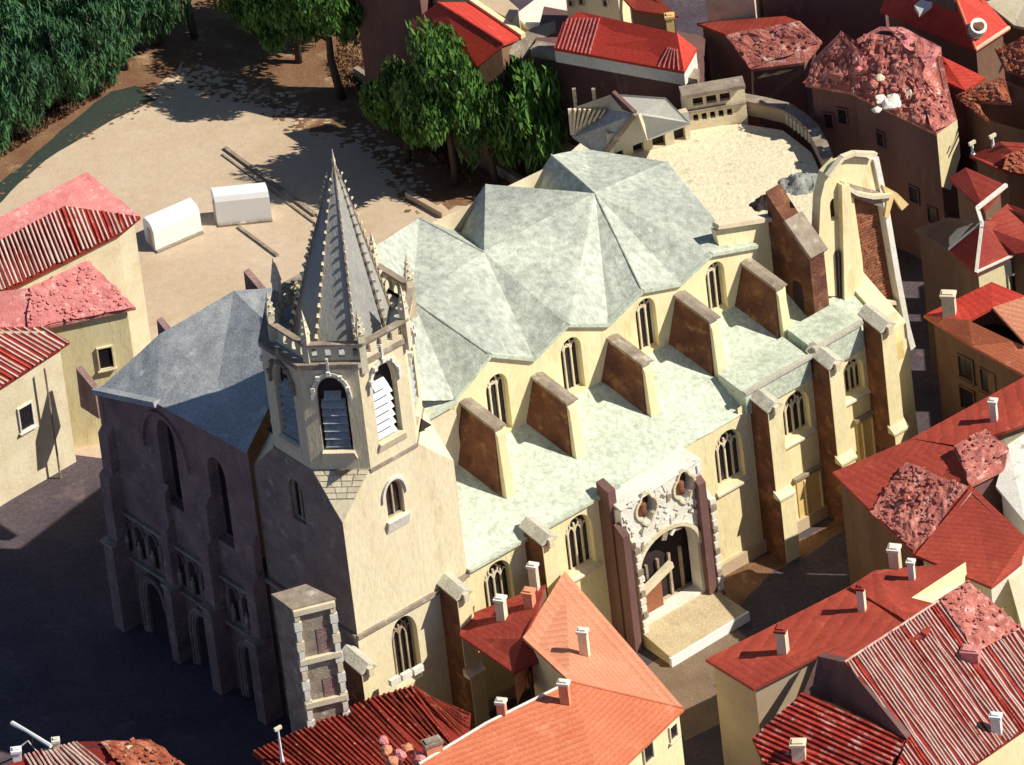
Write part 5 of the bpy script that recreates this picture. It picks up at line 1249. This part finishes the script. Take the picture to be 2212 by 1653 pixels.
# grey pavilion
pav = thing('pavilion', 'grey pavilion with slatted left side, folded grey roof and dark doorways on the terrace', 'pavilion', W(1350,330,TZ))
pv = {k: W(*v) for k, v in dict(a=(1230,236,TZ+4.6), b=(1318,205,TZ+6.2), c=(1345,238,TZ+5.8), d=(1372,247,TZ+5.6), e=(1325,203,TZ+6.2), f=(1437,211,TZ+6.2), g=(1490,266,TZ+4.0), h=(1300,342,TZ+.1), i=(1236,298,TZ+1.4), j=(1312,236,TZ+4.4), k=(1400,300,TZ+3.4), l=(1350,262,TZ+5.0)).items()}
MB().add([pv[x] for x in 'abc']+[pv['j']], [(0,1,2,3)]).build('roof', MT['pav'], pav)
MB().prism([pv[x] for x in 'efgkd'], -ZZ*.2).build('roof', MT['pav'], pav)
MB().add([pv['j'],pv['c'],pv['d'],pv['h'],pv['i'],pv['a']], [(0,1,2,3,4,5)]).build('side_wall', MT['lead_grey'], pav)
for k in range(8):
    t_ = k/7.5; a = pv['a'].lerp(pv['j'], t_); b = pv['i'].lerp(pv['h'], t_*.35).lerp(a, .12+.09*k)
    MB().bar(a-FWD*.25, b-FWD*.25, .3, .2).build('slat', MT['cream_pale'], pav)
MB().bar(pv['d']-FWD*.1, pv['h']-FWD*.1, .4, .4).build('hip_beam', MT['coping'], pav)
MB().bar(pv['e']+ZZ*.15, pv['d']+ZZ*.1, .35, .3).build('hip_beam', MT['plum_wall'], pav)
MB().bar(W(1378,246,TZ+5.7), W(1398,302,TZ+3.2), .35, .3).build('hip_beam', MT['cream_pale'], pav)
wa, wb = W(1318,350,TZ), W(1492,302,TZ)
pw_ = Plane(wa, wb-wa); pw_ = pw_ if pw_.n.dot(-FWD) > 0 else Plane(wa, wb-wa, -1)
Lq = (wb-wa).length
dh = [[(Lq*x0, TZ+.1), (Lq*x1, TZ+.1), (Lq*x1, TZ+h1_), (Lq*x0, TZ+h0_)] for x0, x1, h0_, h1_ in ((.06,.17,2.2,1.6),(.29,.42,2.4,1.9),(.53,.69,2.7,2.2),(.80,.94,2.6,2.2))]
panel('front_wall', pw_, [(0,TZ),(Lq,TZ),(Lq,TZ+3.0),(0,TZ+3.0)], dh, 'cream_pale', pav, depth=.6)
mesh('doorways', [pw_.pt(0,TZ,-.65), pw_.pt(Lq,TZ,-.65), pw_.pt(Lq,TZ+2.9,-.65), pw_.pt(0,TZ+2.9,-.65)], [(0,1,2,3)], MT['interior'], pav)
MB().add([pw_.pt(0,TZ+3.0,.1), pw_.pt(Lq,TZ+3.0,.1), pv['g'], pv['k'], pv['d'], pv['h']], [(0,1,2,3,4,5)]).build('roof', MT['pav'], pav)

# ------------------------------------------------------------------ trees
def tree(lab, gx, gy, hgt, rx, ry, rz, kind='conifer', seed=0, n=5200, zc=None, group=None, trunk=.35, leaf=(.10,.42), name='tree', lean=(0,0)):
    """gx, gy: photo point of the trunk foot on the ground; crown = ellipsoid clumps"""
    rnd = random.Random(seed); b = W(gx, gy, 0)
    o = thing(name, lab, 'tree', b, group)
    top = b + ZZ*hgt + Vector((lean[0], lean[1], 0)); zc = zc if zc is not None else hgt-rz
    cen = b.lerp(top, zc/hgt)
    bend = Vector((rnd.uniform(-.3,.3), rnd.uniform(-.3,.3), 0))
    MB().tube([b-ZZ*.1, b.lerp(top,.3)+bend, b.lerp(top,.6)-bend*.5, b.lerp(top,.92)], [trunk, trunk*.8, trunk*.5, trunk*.12], 8).build('trunk', MT['bark'], o, smooth=True)
    clumps = []
    for k in range(34):
        d = Vector((rnd.gauss(0,1), rnd.gauss(0,1), rnd.gauss(0,1))).normalized()*rnd.uniform(.45,.95)
        clumps.append((cen+Vector((d.x*rx, d.y*ry, d.z*rz)), rnd.uniform(.22,.42)))
    lm = MB()
    for c_, r_ in clumps[:10]:
        s0 = b.lerp(top, max(.25, min(.85, (c_.z-b.z)/hgt-.18)))
        lm.tube([s0, s0.lerp(c_,.5)+ZZ*.3, c_], [trunk*.3, trunk*.2, .04], 5)
    lm.build('limbs', MT['bark'], o)
    vs = []; fs = []
    for k in range(n):
        c_, r_ = clumps[int(rnd.random()*len(clumps))]
        d = Vector((rnd.gauss(0,1), rnd.gauss(0,1), rnd.gauss(0,1))).normalized()*(rnd.random()**.35)*r_
        p = c_+Vector((d.x*rx, d.y*ry, d.z*rz*1.15))
        l = rnd.uniform(.6,1.5)*leaf[1]; w_ = leaf[0]*rnd.uniform(.6,1.4)
        ax = Vector((rnd.gauss(0,.35), rnd.gauss(0,.35), 1)).normalized() if kind != 'round' else Vector((rnd.gauss(0,1), rnd.gauss(0,1), rnd.gauss(0,1))).normalized()
        sd_ = ax.cross(Vector((rnd.gauss(0,1), rnd.gauss(0,1), rnd.gauss(0,.3)))).normalized()
        i = len(vs); vs += [p-ax*l, p+sd_*w_-ax*l*.1, p+ax*l, p-sd_*w_+ax*l*.1]; fs.append((i,i+1,i+2,i+3))
    mesh('crown', vs, fs, MT['leaf' if kind == 'leaf' else 'conifer'], o)
    return o
GT = 'evergreens along the upper left edge'
# foot points far behind, crowns reach up
ev = [(-20,330,9.5,3.4,'at the far left edge'),(60,300,9.5,3.2,'second from the left edge'),(130,235,9,3.2,'above the dark green strip'),(210,200,9,3.1,'in the middle of the left row'),(270,150,9,3.0,'over the orange path'),(340,95,9,3.0,'at the right end of the left row'),
      (20,190,10,3.6,'behind the leftmost evergreen'),(110,120,10,3.6,'behind the second evergreen'),(210,80,10,3.6,'behind the middle evergreens'),(310,20,10,3.6,'behind the right end of the left row'),(-40,120,10,3.6,'at the upper left corner'),(60,40,10,3.6,'highest at the left corner'),(160,0,10,3.6,'cut by the top edge left'),(260,-40,10,3.6,'cut by the top edge centre left')]
for k, (x, y, hh, r_, wh) in enumerate(ev):
    tree('dark blue green drooping evergreen '+wh, x, y, hh, r_, r_, hh*.42, 'conifer', 100+k, 5600, group=GT, leaf=(.08,.5))
GM = 'trees over the sandy square'
tree('tall tree with bare slanting trunk, crown cut by the top edge', 738,212,14.5,4.4,4.0,3.8,'leaf',201,7500,zc=10.2,group=GM,trunk=.45,leaf=(.11,.42),lean=(-.9,0))
tree('slim tree with green crown left of the tall bare trunk', 645,135,12,4.6,4.2,4.0,'leaf',202,8500,zc=6.8,group=GM,leaf=(.11,.42))
tree('pale trunked tree at the top edge between the evergreens and the square', 420,82,12,3.0,2.6,2.6,'conifer',203,2500,zc=9.6,group=GM,trunk=.4)
tree('tree with green crown at the top edge centre left', 560,70,12.0,4.4,4.0,4.0,'leaf',204,7500,zc=6.0,group=GM,leaf=(.11,.42))
tree('tree at the top edge directly left of the plum coloured wall', 760,70,14,4.6,4.4,4.4,'leaf',205,7500,zc=8.0,group=GM,leaf=(.11,.42))
GL = 'leafy trees by the grey pavilion'
tree('round bright green tree with yellowish top beside the smooth red gable', 985,400,16.0,4.4,4.2,6.2,'leaf',301,9500,zc=9.8,group=GL,leaf=(.13,.48))
tree('smaller green tree left of the round one, over the low wall', 880,350,12.0,3.2,3.0,4.6,'leaf',302,5200,zc=7.0,group=GL,leaf=(.12,.44))
tree('green shrub with long upright leaves directly left of the grey pavilion', 1150,400,11.5,3.6,3.2,4.8,'leaf',303,4200,zc=7.2,group=GL,leaf=(.14,.75))
tree('narrow leafy shrub between the round tree and the long leaved shrub', 1072,400,10.5,2.9,2.8,4.4,'leaf',304,3400,zc=6.4,group=GL,leaf=(.13,.6))
# dark understory of shrubs in the hollow (one mass)
def thicket(name, lab, pts, n, mt_, hmax, seed):
    rnd = random.Random(seed); vs = []; fs = []
    P = [W(x, y, 0) for x, y in pts]
    for k in range(n):
        a = rnd.random(); b = rnd.random()
        p = P[0].lerp(P[1], a).lerp(P[3].lerp(P[2], a), b) + ZZ*rnd.random()*hmax*(.4+.6*noise.noise(Vector((a*8,b*8,seed))))
        ax = Vector((rnd.gauss(0,.5), rnd.gauss(0,.5), 1)).normalized(); sd_ = ax.cross(Vector((rnd.gauss(0,1), rnd.gauss(0,1), 0))).normalized()
        l = rnd.uniform(.12,.4); w_ = rnd.uniform(.03,.09); i = len(vs)
        vs += [p-ax*l*.3, p+sd_*w_, p+ax*l, p-sd_*w_]; fs.append((i,i+1,i+2,i+3))
    o = mesh(name, vs, fs, MT[mt_], None, kind='stuff', label=lab, category='undergrowth')
thicket('undergrowth', 'low dry scrub along the brown bank under the evergreens', [(-60,385),(250,185),(240,140),(-60,300)], 9000, 'earth', .9, 5)
thicket('undergrowth', 'dark scrub on the shaded slope left of the leafy trees', [(700,150),(900,330),(1050,430),(760,60)], 6000, 'earth', .7, 6)
sheet('shaded_slope', [(700,-80),(880,-60),(1230,230),(1235,330),(1110,462),(900,302),(760,152)], .008, 'earth', rag=14)
# sandy ledge behind the nave
mesh('earth_bank', [W(1080,340,2.0), W(1190,292,3.0), W(1250,318,4.0), W(1262,345,4.0), W(1180,352,2.0), W(1080,340,0), W(1262,345,0)], [(0,1,2,3,4),(5,0,4),(4,3,6)], MT['sand'], kind='structure')

def patches(name, line, n, spread, mt_, z, seed, rmin=2, rmax=9):
    """many small ragged patches scattered along the border of two grounds"""
    rnd = random.Random(seed); vs = []; fs = []
    for k in range(n):
        i = rnd.randrange(len(line)-1); t = rnd.random()
        x = line[i][0]+(line[i+1][0]-line[i][0])*t+rnd.gauss(0, spread); y = line[i][1]+(line[i+1][1]-line[i][1])*t+rnd.gauss(0, spread*.6)
        c = W(x, y, z+k*.00001); r0 = rnd.uniform(rmin, rmax)*S*rnd.random()**.5; m_ = 9; b = len(vs)
        for q in range(m_):
            a = 2*math.pi*q/m_; rr = r0*rnd.uniform(.5,1.3); vs.append(c+Vector((math.cos(a)*rr*1.5, math.sin(a)*rr, 0)))
        fs.append(tuple(range(b, b+m_)))
    mesh(name, vs, fs, MT[mt_], None, kind='stuff', label='scattered '+('dark brown soil' if mt_ == 'earth' else 'pale sand')+' patches along the ragged border of the square', category='soil patches' if mt_ == 'earth' else 'sand patches')
edge = [(400,150),(460,196),(560,215),(640,262),(790,310),(860,380),(905,452)]
patches('soil_patches', edge, 420, 16, 'earth', .016, 61)
patches('sand_patches', [(x+6, y-14) for x, y in edge], 330, 22, 'sand', .021, 62)
edge2 = [(-20,425),(150,305),(262,250),(338,214),(400,150)]
patches('soil_patches', edge2, 120, 9, 'earth', .028, 63, 1, 5)
def post(lab, x, y, h_, mt_='white_paint'):
    b_ = W(x, y, 0); o = thing('marker_post', lab, 'post', b_, 'small white posts on the shaded slope')
    MB().tube([b_, b_+ZZ*h_], [.16,.12], 8).build('shaft', MT[mt_], o)
    MB().tube([b_+ZZ*(h_+.002), b_+ZZ*(h_+.12), b_+ZZ*(h_+.25)], [.17,.16,.03], 8).build('cap', MT[mt_], o)
post('small white post on the shaded slope, the left one below the low wall', 921,312,1.3)
post('small white post on the shaded slope, the right one beside the tree', 946,310,1.5)
b_ = W(26,1562,3.5); e_ = W(110,1612,3.5)
o = thing('white_beam', 'white broken beam leaning in the shadow at the lower left corner', 'beam', W(60,1590,0))
MB().tube([b_, b_.lerp(e_,.4)+ZZ*.1, e_], [.22,.16,.2], 7).build('shaft', MT['white_paint'], o)
MB().tube([W(45,1612,3), W(60,1600,3.4), W(85,1630,2)], [.08,.07,.05], 6).build('twig', MT['white'], o)
MB().tube([b_.lerp(e_,.5), W(70,1620,0)], [.1,.1], 6).build('prop', MT['bark'], o)
